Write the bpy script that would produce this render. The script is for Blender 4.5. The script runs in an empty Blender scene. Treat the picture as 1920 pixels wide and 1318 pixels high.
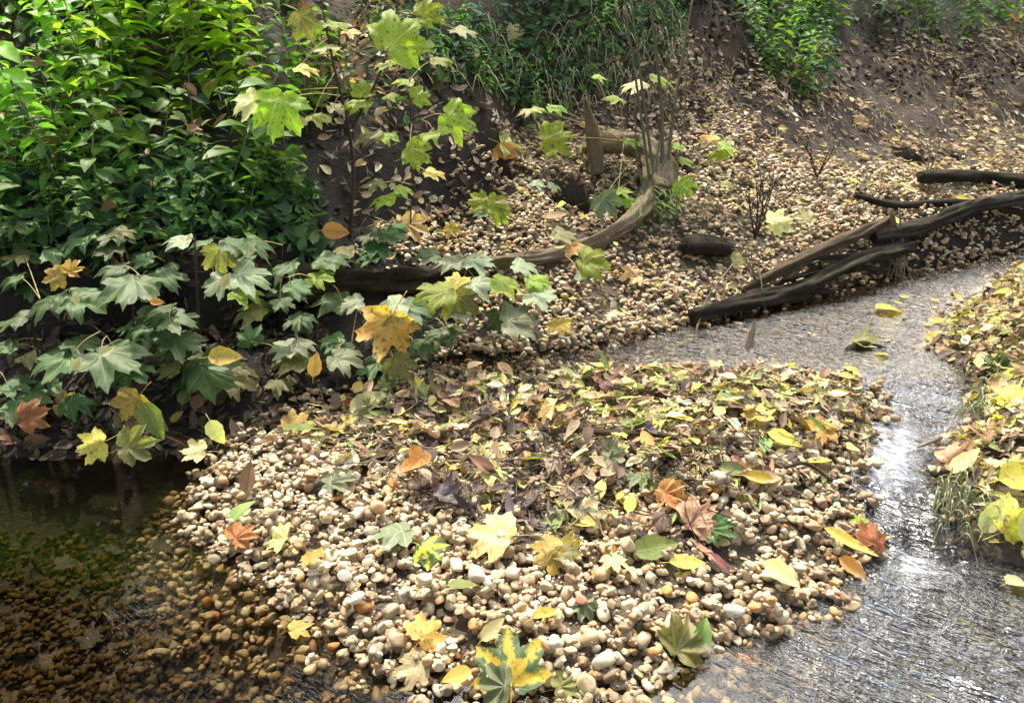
import bpy, math, random
import numpy as np
from mathutils import Vector, Matrix, Euler
random.seed(7); rng = np.random.default_rng(11)
scn = bpy.context.scene
COL = scn.collection
PI = math.pi
# ------------------------------------------------------------------ camera and picture-to-place helpers
F = 1500.0; PITCH = math.radians(22); CH = 1.2
cp, sp = math.cos(PITCH), math.sin(PITCH)
cam = bpy.data.cameras.new('camera'); camo = bpy.data.objects.new('camera', cam); COL.objects.link(camo)
cam.sensor_width = 36; cam.lens = 36*F/1920; cam.clip_end = 500; cam.clip_start = 0.05
camo.location = (0, 0, CH); camo.rotation_euler = (PI/2-PITCH, 0, 0); scn.camera = camo
def ray(px, py):
    v = (py-659)/F
    return ((px-960)/F, cp-v*sp, -sp-v*cp)
def at(px, py, t):
    d = ray(px, py); return Vector((d[0]*t, d[1]*t, CH+d[2]*t))
def gz(px, py, z):
    d = ray(px, py); t = (z-CH)/d[2]; return (d[0]*t, d[1]*t)
def sm(x, a, b):
    u = np.clip((np.asarray(x, float)-a)/(b-a), 0, 1); return u*u*(3-2*u)
# ------------------------------------------------------------------ value noise
_G = rng.random((256, 256))
def vn(x, y):
    x = np.asarray(x, float); y = np.asarray(y, float)
    xi = np.floor(x).astype(int); yi = np.floor(y).astype(int)
    fx = x-xi; fy = y-yi; fx = fx*fx*(3-2*fx); fy = fy*fy*(3-2*fy)
    a = _G[xi & 255, yi & 255]; b = _G[(xi+1) & 255, yi & 255]
    c = _G[xi & 255, (yi+1) & 255]; d = _G[(xi+1) & 255, (yi+1) & 255]
    return (a*(1-fx)+b*fx)*(1-fy)+(c*(1-fx)+d*fx)*fy - .5
def fbm(x, y, o=4):
    s = 0; a = 1.
    for k in range(o):
        s = s+a*vn(x*2**k+17.3*k, y*2**k+5.1*k); a *= .5
    return s
# ------------------------------------------------------------------ shape of the land
FOOT = [(-40, 1.9), (-3, 2.05)] + [gz(*p) for p in ((0, 862, 0), (250, 866, 0), (405, 828, .01), (520, 775, .05), (620, 735, .09),
        (740, 690, .12), (870, 663, .125), (1050, 652, .13), (1200, 628, .13), (1310, 600, .13), (1500, 555, .135), (1690, 508, .14), (1920, 465, .15))] + [(6, 6.2), (14, 11.5), (40, 26)]
FX = np.array([p[0] for p in FOOT]); FY = np.array([p[1] for p in FOOT])
def foot(X): return np.interp(X, FX, FY)
LY = np.array([0, 1.60, 1.70, 1.80, 1.95, 2.2, 2.36, 2.43, 2.6, 3.4, 5, 12]); LZ = np.array([0, 0, .03, .062, .078, .086, .09, .115, .125, .13, .15, .2])
def WL(X, Y):
    a = np.interp(Y, LY, LZ); b = np.interp(Y, [0, 2.25, 2.5, 3.4, 5, 12], [0, 0, .12, .13, .15, .2])
    w = sm(X, 0, .6); return a*w+b*(1-w)
ISL = np.array([gz(*p) for p in ((440, 822, .02), (395, 870, .01), (365, 940, 0), (410, 1040, 0), (520, 1130, 0), (620, 1205, 0), (720, 1262, 0), (880, 1312, 0),
        (1040, 1330, 0), (1180, 1300, 0), (1260, 1255, 0), (1400, 1200, 0), (1530, 1130, 0), (1610, 1075, 0), (1640, 1010, .02), (1605, 940, .06), (1618, 860, .08),
        (1630, 800, .09), (1660, 740, .11), (1560, 705, .12), (1300, 700, .125), (1000, 702, .125), (860, 700, .125), (740, 715, .12), (600, 745, .08), (480, 795, .04))])
RBK = np.array([gz(*p) for p in ((2100, 440, .15), (1925, 500, .14), (1850, 545, .14), (1790, 590, .13), (1750, 650, .125), (1800, 690, .12), (1850, 740, .1), (1800, 815, .09), (1745, 850, .085),
        (1770, 905, .07), (1765, 960, .05), (1800, 1030, 0), (1870, 1050, 0), (1960, 1080, 0), (2300, 1100, 0))] + [(3.5, 1.2), (8, 1.5), (12, 7.5), (5.5, 5.2)])
def sdp(P, X, Y):
    X = np.asarray(X, float); Y = np.asarray(Y, float)
    best = np.full(X.shape, 1e9); ins = np.zeros(X.shape, bool)
    n = len(P)
    for i in range(n):
        ax, ay = P[i]; bx, by = P[(i+1) % n]; dx, dy = bx-ax, by-ay
        t = np.clip(((X-ax)*dx+(Y-ay)*dy)/(dx*dx+dy*dy+1e-12), 0, 1)
        best = np.minimum(best, (X-ax-t*dx)**2+(Y-ay-t*dy)**2)
        if abs(dy) > 1e-9:
            c = ((ay > Y) != (by > Y)) & (X < (bx-ax)*(Y-ay)/dy+ax); ins ^= c
    d = np.sqrt(best); return np.where(ins, d, -d)
PL = ([0, .3, .52, .58, .75, 1.2, 2.3, 3.2, 8, 40], [0, .07, .09, .32, .44, .66, 1.32, 1.6, 2.6, 9])
PM = ([0, .25, .7, 1.4, 1.56, 1.95, 2.3, 3.2, 8, 40], [0, .09, .31, .62, .78, 1.34, 1.48, 1.65, 2.6, 9])
PK = ([0, .25, .55, .85, .98, 1.35, 2.0, 3.2, 8, 40], [0, .08, .2, .34, .62, .9, 1.4, 1.7, 2.6, 9])
PR = ([0, .05, .12, 1.0, 1.6, 2.6, 3.4, 8, 40], [0, .09, .20, .43, .80, 1.52, 1.75, 2.7, 9])
def H0(X, Y):
    X = np.asarray(X, float); Y = np.asarray(Y, float)
    wl = WL(X, Y); d = Y-foot(X)
    n = fbm(X*1.7, Y*1.7, 4); n2 = fbm(X*9, Y*9, 3)
    dd = d+n*.16*sm(d, .15, .7)
    zl = np.interp(dd, *PL); zk = np.interp(dd, *PK); zm = np.interp(dd, *PM); zr = np.interp(dd, *PR)
    wk = sm(X, -.85, -.6); wm = sm(X, -.16, .05); wr = sm(X, .9, 1.5)
    zb = zl*(1-wk)+zk*wk; zb = zb*(1-wm)+zm*wm; zb = zb*(1-wr)+zr*wr
    # diagonal gully and rib on the right slope
    si = sdp(ISL, X, Y); sr = sdp(RBK, X, Y)
    out = np.minimum(np.minimum(np.maximum(-d, 0), np.maximum(-si, 0)), np.maximum(-sr, 0))
    dm = np.where(X < -.2, .17+.13*sm(-X, .75, 1.4), .12+.13*sm(X+.4*(1.6-Y), .35, .9)); dm = np.where(Y > 2.4, .07, dm); dm = dm*(1+.5*n)
    bed = wl-.012-dm*(1-np.exp(-out/.16))
    isl = wl-.012+.085*(1-np.exp(-np.maximum(si, 0)/.28))*(1-.6*sm(Y, 1.9, 2.5))
    rb = wl+.01+.16*(1-np.exp(-np.maximum(sr, 0)/.25))
    z = bed
    z = np.where(si > 0, np.maximum(z, isl), z)
    z = np.where(sr > 0, np.maximum(z, rb), z)
    z = np.where(d > 0, np.maximum(z, wl*(1-sm(d, 1, 3))+.13*sm(d, 1, 3)*0+zb), z)
    z = z+n2*.018*(.3+sm(d, 0, .6))+n*.05*sm(d, .6, 1.8)+sm(d, .8, 1.4)*(.06*fbm(X*6, Y*3.2, 4)-.03*np.abs(vn(X*9+Y*4, Y*2)))
    z = z+sm(-Y, -.7, 1.2)*.5
    # stream cut of the plunge
    return z
PITS = []
def H(X, Y):
    z = H0(X, Y)
    for (px, py, rx, ry, dp) in PITS: z = z-dp*np.exp(-((np.abs((X-px)/rx)**3+np.abs((Y-py)/ry)**3)))
    return z
def hit(px, py, lift=0.0):
    d = ray(px, py); t = np.arange(.9, 12, .01)
    h = H(d[0]*t, d[1]*t)+lift; z = CH+d[2]*t
    k = np.argmax(z < h)
    if z[k] >= h[k]: k = len(t)-1
    return Vector((d[0]*t[k], d[1]*t[k], float(h[k]-lift)))
for a_ in ((1076, 368, .095, .10, .36), (1168, 398, .06, .06, .26), (1268, 310, .08, .06, .2), (1712, 300, .09, .07, .2), (1668, 388, .07, .06, .18), (925, 268, .09, .08, .22), (1790, 292, .05, .05, .12)):
    q_ = hit(a_[0], a_[1]); PITS.append((q_.x, q_.y+.02, a_[2], a_[3], a_[4]))
def pitm(X, Y):
    m_ = np.ones(np.shape(X))
    for (px, py, rx, ry, dp) in PITS: m_ = m_*(((X-px)/rx)**2+((Y-py)/ry)**2 > 1.15)
    return m_
def hits(pts): return [hit(*p) for p in pts]
def wpoly(pts): return np.array([[h.x, h.y] for h in hits(pts)])
# ------------------------------------------------------------------ materials
def mat(name):
    m = bpy.data.materials.new(name); m.use_nodes = True
    nt = m.node_tree; nt.nodes.clear()
    return m, nt, (lambda t, **k: mk(nt, t, **k)), (lambda a, b: nt.links.new(a, b))
def mk(nt, t, **k):
    n = nt.nodes.new(t)
    for a, b in k.items():
        if a == 'ins':
            for i, v in b.items(): n.inputs[i].default_value = v
        else: setattr(n, a, b)
    return n
def ramp(N, stops, interp='LINEAR'):
    r = N('ShaderNodeValToRGB'); r.color_ramp.interpolation = interp
    e = r.color_ramp.elements
    while len(e) < len(stops): e.new(.5)
    for i, (p, c) in enumerate(stops):
        e[i].position = p; e[i].color = (*c, 1)
    return r
def math_(N, L, op, a, b=None, c=None):
    n = N('ShaderNodeMath', operation=op)
    for i, v in enumerate((a, b, c)):
        if v is None: continue
        if isinstance(v, (int, float)): n.inputs[i].default_value = v
        else: L(v, n.inputs[i])
    return n.outputs[0]
def mix(N, L, fac, a, b, blend='MIX'):
    n = N('ShaderNodeMix', data_type='RGBA', blend_type=blend)
    for i, v in ((0, fac), (6, a), (7, b)):
        if isinstance(v, (int, float)): n.inputs[i].default_value = v
        elif isinstance(v, tuple): n.inputs[i].default_value = (*v, 1)
        else: L(v, n.inputs[i])
    return n.outputs[2]
def noise(N, L, co, scale, detail=4, rough=.6, out='Fac'):
    n = N('ShaderNodeTexNoise', ins={'Scale': scale, 'Detail': detail, 'Roughness': rough}); L(co, n.inputs['Vector']); return n.outputs[out]
def stone_mat():
    m, nt, N, L = mat('pebble_stone')
    at1 = N('ShaderNodeAttribute', attribute_name='rnd'); at2 = N('ShaderNodeAttribute', attribute_name='wet'); g = N('ShaderNodeNewGeometry')
    r = ramp(N, [(0, (.52, .44, .31)), (.15, (.43, .32, .20)), (.28, (.60, .52, .39)), (.38, (.31, .22, .14)), (.5, (.50, .39, .26)), (.62, (.64, .57, .45)),
                 (.70, (.33, .27, .19)), (.79, (.52, .35, .18)), (.87, (.42, .27, .18)), (.925, (.20, .14, .09)), (.965, (.52, .25, .08)), (.982, (.70, .64, .53))], 'CONSTANT')
    L(at1.outputs['Fac'], r.inputs[0])
    n1 = noise(N, L, g.outputs['Position'], 70, 5, .65); n2 = noise(N, L, g.outputs['Position'], 260, 3)
    v = math_(N, L, 'MULTIPLY_ADD', n1, 1.0, .38); c = mix(N, L, 1, mix(N, L, 1, r.outputs[0], v, 'MULTIPLY'), (1, .965, .85), 'MULTIPLY')
    sp_ = math_(N, L, 'SMOOTH_MIN', math_(N, L, 'MULTIPLY', math_(N, L, 'SUBTRACT', n2, .56), 7), 1, .2); sp_ = math_(N, L, 'MAXIMUM', sp_, 0)
    c = mix(N, L, math_(N, L, 'MULTIPLY', sp_, .5), c, (.16, .10, .06))
    wd = mix(N, L, at2.outputs['Fac'], c, (.50, .48, .42), 'MULTIPLY')
    deep = math_(N, L, 'MULTIPLY', math_(N, L, 'MAXIMUM', math_(N, L, 'SUBTRACT', at2.outputs['Fac'], .62), 0), 2.6); wd = mix(N, L, math_(N, L, 'MINIMUM', deep, 1), wd, (.24, .22, .165), 'MULTIPLY')
    b = N('ShaderNodeBsdfPrincipled', ins={'IOR': 1.45}); L(wd, b.inputs['Base Color'])
    b.inputs['Roughness'].default_value = .55; L(math_(N, L, 'MULTIPLY_ADD', at2.outputs['Fac'], -.5, .5), b.inputs['Specular IOR Level'])
    bm = N('ShaderNodeBump', ins={'Strength': .35, 'Distance': .002}); L(n1, bm.inputs['Height']); L(bm.outputs[0], b.inputs['Normal'])
    o = N('ShaderNodeOutputMaterial'); L(b.outputs[0], o.inputs[0]); return m
def soil_mat(name, a, b_, c_):
    m, nt, N, L = mat(name)
    g = N('ShaderNodeNewGeometry'); p = g.outputs['Position']
    n1 = noise(N, L, p, 5, 6, .7); n2 = noise(N, L, p, 60, 5, .7)
    r = ramp(N, [(.3, a), (.52, b_), (.72, c_)]); L(n1, r.inputs[0])
    c = mix(N, L, 1, r.outputs[0], math_(N, L, 'MULTIPLY_ADD', n2, 1.8, .1), 'MULTIPLY')
    sa_ = N('ShaderNodeAttribute', attribute_name='sand'); c = mix(N, L, sa_.outputs['Fac'], c, mix(N, L, 1, (.17, .13, .085), math_(N, L, 'MULTIPLY_ADD', n2, 1.6, .2), 'MULTIPLY')); ma = N('ShaderNodeAttribute', attribute_name='mud_shade'); c = mix(N, L, ma.outputs['Fac'], c, (.24, .225, .22), 'MULTIPLY')  # last mix darkens muddy bed and paints shade in undercuts and pits
    b = N('ShaderNodeBsdfPrincipled', ins={'Roughness': .9}); L(c, b.inputs['Base Color'])
    bm = N('ShaderNodeBump', ins={'Strength': 1, 'Distance': .05}); L(n2, bm.inputs['Height']); L(bm.outputs[0], b.inputs['Normal'])
    o = N('ShaderNodeOutputMaterial'); L(b.outputs[0], o.inputs[0]); return m
def bark_mat(name, a, b_, scale=30, moss=None, stretch=(1, 1, .2)):
    m, nt, N, L = mat(name)
    tc = N('ShaderNodeUVMap'); mp = N('ShaderNodeMapping', ins={'Scale': (6, 1.2, 1)}); L(tc.outputs[0], mp.inputs[0])
    n1 = noise(N, L, mp.outputs[0], scale, 6, .7); g = N('ShaderNodeNewGeometry'); n2 = noise(N, L, g.outputs['Position'], 14, 4)
    r = ramp(N, [(.32, a), (.68, b_)]); L(n1, r.inputs[0]); c = r.outputs[0]
    if moss:
        f = math_(N, L, 'MULTIPLY', math_(N, L, 'SUBTRACT', n2, .5), 6); f = math_(N, L, 'MINIMUM', math_(N, L, 'MAXIMUM', f, 0), .8)
        c = mix(N, L, f, c, moss)
    b = N('ShaderNodeBsdfPrincipled', ins={'Roughness': .9, 'Specular IOR Level': .2}); L(c, b.inputs['Base Color'])
    bm = N('ShaderNodeBump', ins={'Strength': 1, 'Distance': .014}); L(n1, bm.inputs['Height']); L(bm.outputs[0], b.inputs['Normal'])
    o = N('ShaderNodeOutputMaterial'); L(b.outputs[0], o.inputs[0]); return m
def leaf_shader(N, L, c, trans, rough, nrm=None, tcol=None, spec=.3):
    b = N('ShaderNodeBsdfPrincipled', ins={'Roughness': rough, 'Specular IOR Level': spec}); L(c, b.inputs['Base Color'])
    t = N('ShaderNodeBsdfTranslucent')
    tc_ = mix(N, L, 1, c, tcol or (1.5, 1.7, .7), 'MULTIPLY'); L(tc_, t.inputs['Color'])
    if nrm: L(nrm, b.inputs['Normal'])
    mx = N('ShaderNodeMixShader', ins={0: trans}); L(b.outputs[0], mx.inputs[1]); L(t.outputs[0], mx.inputs[2])
    o = N('ShaderNodeOutputMaterial'); L(mx.outputs[0], o.inputs[0])
LOBES = [90, 50, 130, 4, 176]
def leaf_mat(name, a, b_, blotch=(.5, .6), edge=None, vein=(.5, .5, .2), trans=.35, rough=.5, kind='maple', spots=None, veinf=.6):
    """a/b_ two colours of the blade in patches; veins drawn along the lobes from the leaf's own UV"""
    m, nt, N, L = mat(name)
    uv = N('ShaderNodeUVMap'); oi = N('ShaderNodeObjectInfo'); sep = N('ShaderNodeSeparateXYZ'); L(uv.outputs[0], sep.inputs[0])
    x, y = sep.outputs[0], sep.outputs[1]
    add = N('ShaderNodeVectorMath', operation='ADD'); L(uv.outputs[0], add.inputs[0])
    cx = N('ShaderNodeCombineXYZ'); L(math_(N, L, 'MULTIPLY', oi.outputs['Random'], 37.), cx.inputs[0]); L(math_(N, L, 'MULTIPLY', oi.outputs['Random'], 91.), cx.inputs[2]); L(cx.outputs[0], add.inputs[1])
    co = add.outputs[0]
    n1 = noise(N, L, co, 2.2, 5, .62); r = ramp(N, [(blotch[0]-.12, a), (blotch[1]+.12, b_)]); L(n1, r.inputs[0]); c = r.outputs[0]
    n2 = noise(N, L, co, 14, 4, .7); c = mix(N, L, 1, c, math_(N, L, 'MULTIPLY_ADD', n2, .9, .55), 'MULTIPLY')
    if spots:
        n3 = noise(N, L, co, 9, 2, .5); f = math_(N, L, 'MULTIPLY', math_(N, L, 'SUBTRACT', n3, .60), 16); f = math_(N, L, 'MINIMUM', math_(N, L, 'MAXIMUM', f, 0), .85)
        c = mix(N, L, f, c, spots)
    if name == 'maple_leaf_mottled':
        vd = None
        for ang in LOBES:
            ca, sa = math.cos(math.radians(ang)), math.sin(math.radians(ang))
            al = math_(N, L, 'ADD', math_(N, L, 'MULTIPLY', x, ca), math_(N, L, 'MULTIPLY', y, sa))
            pe = math_(N, L, 'ABSOLUTE', math_(N, L, 'SUBTRACT', math_(N, L, 'MULTIPLY', x, sa), math_(N, L, 'MULTIPLY', y, ca)))
            q1 = math_(N, L, 'ADD', pe, math_(N, L, 'MULTIPLY', math_(N, L, 'LESS_THAN', al, -.05), 9)); vd = q1 if vd is None else math_(N, L, 'MINIMUM', vd, q1)
        vd = math_(N, L, 'ADD', vd, math_(N, L, 'MULTIPLY', math_(N, L, 'SUBTRACT', noise(N, L, co, 7, 4, .7), .5), .5))
        vd = math_(N, L, 'ADD', vd, math_(N, L, 'MULTIPLY', math_(N, L, 'SUBTRACT', y, .3), .06))
        r9 = ramp(N, [(.05, b_), (.11, a)]); L(vd, r9.inputs[0]); c = mix(N, L, 1, r9.outputs[0], math_(N, L, 'MULTIPLY_ADD', n2, .9, .55), 'MULTIPLY')
    if kind == 'maple':
        vs = None
        for ang in LOBES:
            ca, sa = math.cos(math.radians(ang)), math.sin(math.radians(ang))
            al = math_(N, L, 'ADD', math_(N, L, 'MULTIPLY', x, ca), math_(N, L, 'MULTIPLY', y, sa))
            pe = math_(N, L, 'ABSOLUTE', math_(N, L, 'SUBTRACT', math_(N, L, 'MULTIPLY', x, sa), math_(N, L, 'MULTIPLY', y, ca)))
            # midrib plus side ribs branching off it
            k = math_(N, L, 'LESS_THAN', pe, math_(N, L, 'MULTIPLY_ADD', al, -.008, .014))
            zz = math_(N, L, 'FRACT', math_(N, L, 'MULTIPLY', math_(N, L, 'SUBTRACT', al, math_(N, L, 'MULTIPLY', pe, .9)), 6.5))
            k2 = math_(N, L, 'MULTIPLY', math_(N, L, 'LESS_THAN', zz, .07), math_(N, L, 'LESS_THAN', pe, math_(N, L, 'MULTIPLY', al, .33)))
            k = math_(N, L, 'MULTIPLY', math_(N, L, 'MAXIMUM', k, math_(N, L, 'MULTIPLY', k2, .5)), math_(N, L, 'GREATER_THAN', al, 0))
            vs = k if vs is None else math_(N, L, 'MAXIMUM', vs, k)
    else:
        pe = math_(N, L, 'ABSOLUTE', x)
        k = math_(N, L, 'LESS_THAN', pe, .014)
        zz = math_(N, L, 'FRACT', math_(N, L, 'MULTIPLY', math_(N, L, 'SUBTRACT', y, math_(N, L, 'MULTIPLY', pe, .8)), 9))
        vs = math_(N, L, 'MAXIMUM', k, math_(N, L, 'MULTIPLY', math_(N, L, 'LESS_THAN', zz, .1), .5))
    c = mix(N, L, math_(N, L, 'MULTIPLY', vs, veinf), c, vein)
    hsv = N('ShaderNodeHueSaturation'); L(c, hsv.inputs['Color'])
    L(math_(N, L, 'MULTIPLY_ADD', oi.outputs['Random'], .05, .47), hsv.inputs['Hue']); L(math_(N, L, 'MULTIPLY_ADD', oi.outputs['Random'], .5, .75), hsv.inputs['Value'])
    bm = N('ShaderNodeBump', ins={'Strength': .5, 'Distance': .003}); L(math_(N, L, 'SUBTRACT', n2, vs), bm.inputs['Height'])
    leaf_shader(N, L, hsv.outputs[0], trans, rough, bm.outputs[0]); return m
def bits_mat(name, trans=.2, rough=.7):
    m, nt, N, L = mat(name)
    a = N('ShaderNodeAttribute', attribute_name='tint'); g = N('ShaderNodeNewGeometry'); n = noise(N, L, g.outputs['Position'], 90, 4)
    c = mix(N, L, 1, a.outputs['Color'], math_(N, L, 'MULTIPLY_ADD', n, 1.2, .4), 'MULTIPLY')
    leaf_shader(N, L, c, trans, rough, None, (1.2, 1.2, .8), .3); return m
def plain(name, c, rough=.7, var=.6):
    m, nt, N, L = mat(name)
    g = N('ShaderNodeNewGeometry'); n = noise(N, L, g.outputs['Position'], 80, 4)
    cc = mix(N, L, 1, c, math_(N, L, 'MULTIPLY_ADD', n, var*2, 1-var), 'MULTIPLY')
    b = N('ShaderNodeBsdfPrincipled', ins={'Roughness': rough}); L(cc, b.inputs['Base Color'])
    o = N('ShaderNodeOutputMaterial'); L(b.outputs[0], o.inputs[0]); return m
def water_mat():
    m, nt, N, L = mat('stream_water')
    g = N('ShaderNodeNewGeometry'); fa = N('ShaderNodeAttribute', attribute_name='foam'); ra = N('ShaderNodeAttribute', attribute_name='rough')
    mp0 = N('ShaderNodeMapping', ins={'Rotation': (0, 0, math.radians(38))}); L(g.outputs['Position'], mp0.inputs[0]); mp = N('ShaderNodeMapping', ins={'Scale': (.26, 1, 1)}); L(mp0.outputs[0], mp.inputs[0])
    n1 = noise(N, L, mp.outputs[0], 60, 3, .6); n2 = noise(N, L, mp.outputs[0], 150, 2, .5)
    h = math_(N, L, 'MULTIPLY', math_(N, L, 'ADD', n1, math_(N, L, 'MULTIPLY', n2, .4)), ra.outputs['Fac'])
    bm = N('ShaderNodeBump', ins={'Strength': 1, 'Distance': .022}); L(h, bm.inputs['Height'])
    fr = N('ShaderNodeFresnel', ins={'IOR': 1.36}); L(bm.outputs[0], fr.inputs['Normal'])
    gl = N('ShaderNodeBsdfGlossy', ins={'Roughness': .04}); L(bm.outputs[0], gl.inputs['Normal'])
    trc = mix(N, L, math_(N, L, 'POWER', ra.outputs['Fac'], 2.5), (.70, .665, .56), (.62, .60, .53)); t0_ = N('ShaderNodeBsdfTransparent'); L(trc, t0_.inputs[0]); rf = N('ShaderNodeBsdfRefraction', ins={'IOR': 1.33, 'Roughness': .02}); L(trc, rf.inputs[0]); L(bm.outputs[0], rf.inputs['Normal'])
    tr = N('ShaderNodeMixShader'); L(math_(N, L, 'MULTIPLY', math_(N, L, 'POWER', ra.outputs['Fac'], 2), .6), tr.inputs[0]); L(t0_.outputs[0], tr.inputs[1]); L(rf.outputs[0], tr.inputs[2])
    mx = N('ShaderNodeMixShader'); L(math_(N, L, 'MULTIPLY', fr.outputs[0], math_(N, L, 'MULTIPLY_ADD', ra.outputs['Fac'], 1.7, .8)), mx.inputs[0]); L(tr.outputs[0], mx.inputs[1]); L(gl.outputs[0], mx.inputs[2])
    nf = noise(N, L, mp.outputs[0], 70, 6, .85)
    f = math_(N, L, 'MULTIPLY', math_(N, L, 'SUBTRACT', math_(N, L, 'ADD', nf, math_(N, L, 'MULTIPLY_ADD', fa.outputs['Fac'], .36, -.34)), .40), 4.2); f = math_(N, L, 'MINIMUM', math_(N, L, 'MAXIMUM', f, 0), .8)
    f = math_(N, L, 'MULTIPLY', math_(N, L, 'MULTIPLY', f, math_(N, L, 'MINIMUM', math_(N, L, 'MULTIPLY', fa.outputs['Fac'], 4), 1)), math_(N, L, 'MULTIPLY_ADD', fa.outputs['Fac'], .55, .22))
    fo = N('ShaderNodeBsdfDiffuse', ins={'Color': (.42, .44, .48, 1)})  # pale diffuse for cascade foam and for painted glints elsewhere
    m2 = N('ShaderNodeMixShader'); L(f, m2.inputs[0]); L(mx.outputs[0], m2.inputs[1]); L(fo.outputs[0], m2.inputs[2])
    o = N('ShaderNodeOutputMaterial'); L(m2.outputs[0], o.inputs[0]); return m
M = {}
M['stone'] = stone_mat()
M['soil'] = soil_mat('bank_soil', (.028, .019, .012), (.075, .050, .031), (.15, .105, .065))
M['log_dark'] = bark_mat('wet_shaded_bark', (.010, .0075, .006), (.065, .045, .030), 14, (.05, .055, .022))
M['log_grey'] = bark_mat('pale_bark', (.09, .065, .04), (.34, .26, .17), 10, (.13, .13, .05))
M['log_brown'] = bark_mat('brown_bark', (.04, .026, .017), (.20, .14, .085), 12, (.07, .075, .03))
M['cane'] = bark_mat('cane_bark', (.13, .12, .07), (.32, .29, .18), 30)
M['twig'] = bark_mat('twig_bark', (.04, .028, .02), (.14, .10, .07), 30)
M['pale_twig'] = bark_mat('pale_twig_bark', (.25, .20, .13), (.5, .42, .30), 30)
M['dark'] = plain('hollow_soil', (.008, .007, .007), .95)
M['water'] = water_mat()
G1, Y1 = (.10, .20, .035), (.62, .50, .06)
M['m_green'] = leaf_mat('maple_leaf_green', (.045, .092, .024), (.075, .132, .032), vein=(.16, .24, .09), rough=.5, trans=.25)
M['m_bright'] = leaf_mat('maple_leaf_light_green', (.22, .33, .035), (.32, .40, .05), vein=(.42, .45, .14), spots=(.12, .09, .02), trans=.5)
M['m_yellow'] = leaf_mat('maple_leaf_yellow', (.55, .44, .07), (.64, .56, .16), vein=(.50, .42, .10), spots=(.25, .14, .03))
M['m_pale'] = leaf_mat('maple_leaf_pale', (.52, .50, .20), (.62, .55, .30), vein=(.66, .60, .36), spots=(.30, .20, .08))
M['m_orange'] = leaf_mat('maple_leaf_orange', (.46, .21, .06), (.52, .33, .10), vein=(.36, .16, .04), spots=(.16, .08, .03))
M['m_tan'] = leaf_mat('maple_leaf_tan', (.50, .34, .16), (.60, .42, .18), vein=(.38, .22, .09), spots=(.26, .15, .07), trans=.2)
M['m_brown'] = leaf_mat('maple_leaf_brown', (.16, .085, .045), (.26, .15, .08), vein=(.10, .05, .03), trans=.12)
M['m_dark'] = leaf_mat('maple_leaf_dark', (.045, .035, .035), (.09, .07, .065), vein=(.12, .09, .08), trans=.05, rough=.35)
M['m_olive'] = leaf_mat('maple_leaf_olive', (.17, .18, .06), (.29, .28, .08), vein=(.36, .35, .16), spots=(.12, .10, .05))
M['m_grey'] = leaf_mat('maple_leaf_grey_green', (.12, .155, .075), (.18, .205, .09), vein=(.38, .38, .26), trans=.12)
M['m_mottled'] = leaf_mat('maple_leaf_mottled', (.055, .13, .05), (.62, .52, .05), blotch=(.46, .50), vein=(.62, .52, .06), veinf=.9, spots=(.08, .13, .04))
M['o_yellow'] = leaf_mat('oval_leaf_yellow', (.60, .50, .06), (.52, .50, .10), vein=(.60, .52, .2), kind='oval', spots=(.3, .18, .04))
M['o_green'] = leaf_mat('oval_leaf_green', (.12, .20, .05), (.24, .30, .07), vein=(.35, .38, .15), kind='oval')
M['o_pale'] = leaf_mat('oval_leaf_pale', (.55, .52, .26), (.48, .48, .20), vein=(.66, .62, .38), kind='oval')
M['o_brown'] = leaf_mat('oval_leaf_brown', (.20, .11, .06), (.30, .18, .09), vein=(.14, .08, .05), kind='oval', trans=.12)
M['o_orange'] = leaf_mat('oval_leaf_orange', (.55, .22, .06), (.50, .30, .08), vein=(.4, .2, .06), kind='oval')
M['o_red'] = leaf_mat('oval_leaf_red_brown', (.22, .09, .07), (.30, .14, .10), vein=(.16, .07, .05), kind='oval', trans=.1)
M['nettle'] = leaf_mat('nettle_leaf', (.075, .17, .026), (.16, .29, .035), vein=(.10, .22, .05), kind='oval', rough=.42, trans=.42, veinf=.4)
M['nettle_sunlit'] = leaf_mat('nettle_leaf_sunlit', (.23, .44, .045), (.32, .50, .055), vein=(.26, .42, .08), kind='oval', rough=.42, trans=.5, veinf=.4)  # sunlight put into the colour: brighter copy of the nettle leaf
M['nettle_stem'] = plain('nettle_stem', (.12, .16, .05))
M['petiole'] = plain('leaf_stalk', (.30, .22, .09))
M['bits'] = bits_mat('litter_bits')
M['herb'] = bits_mat('herb_leaf', .35, .5)
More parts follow.
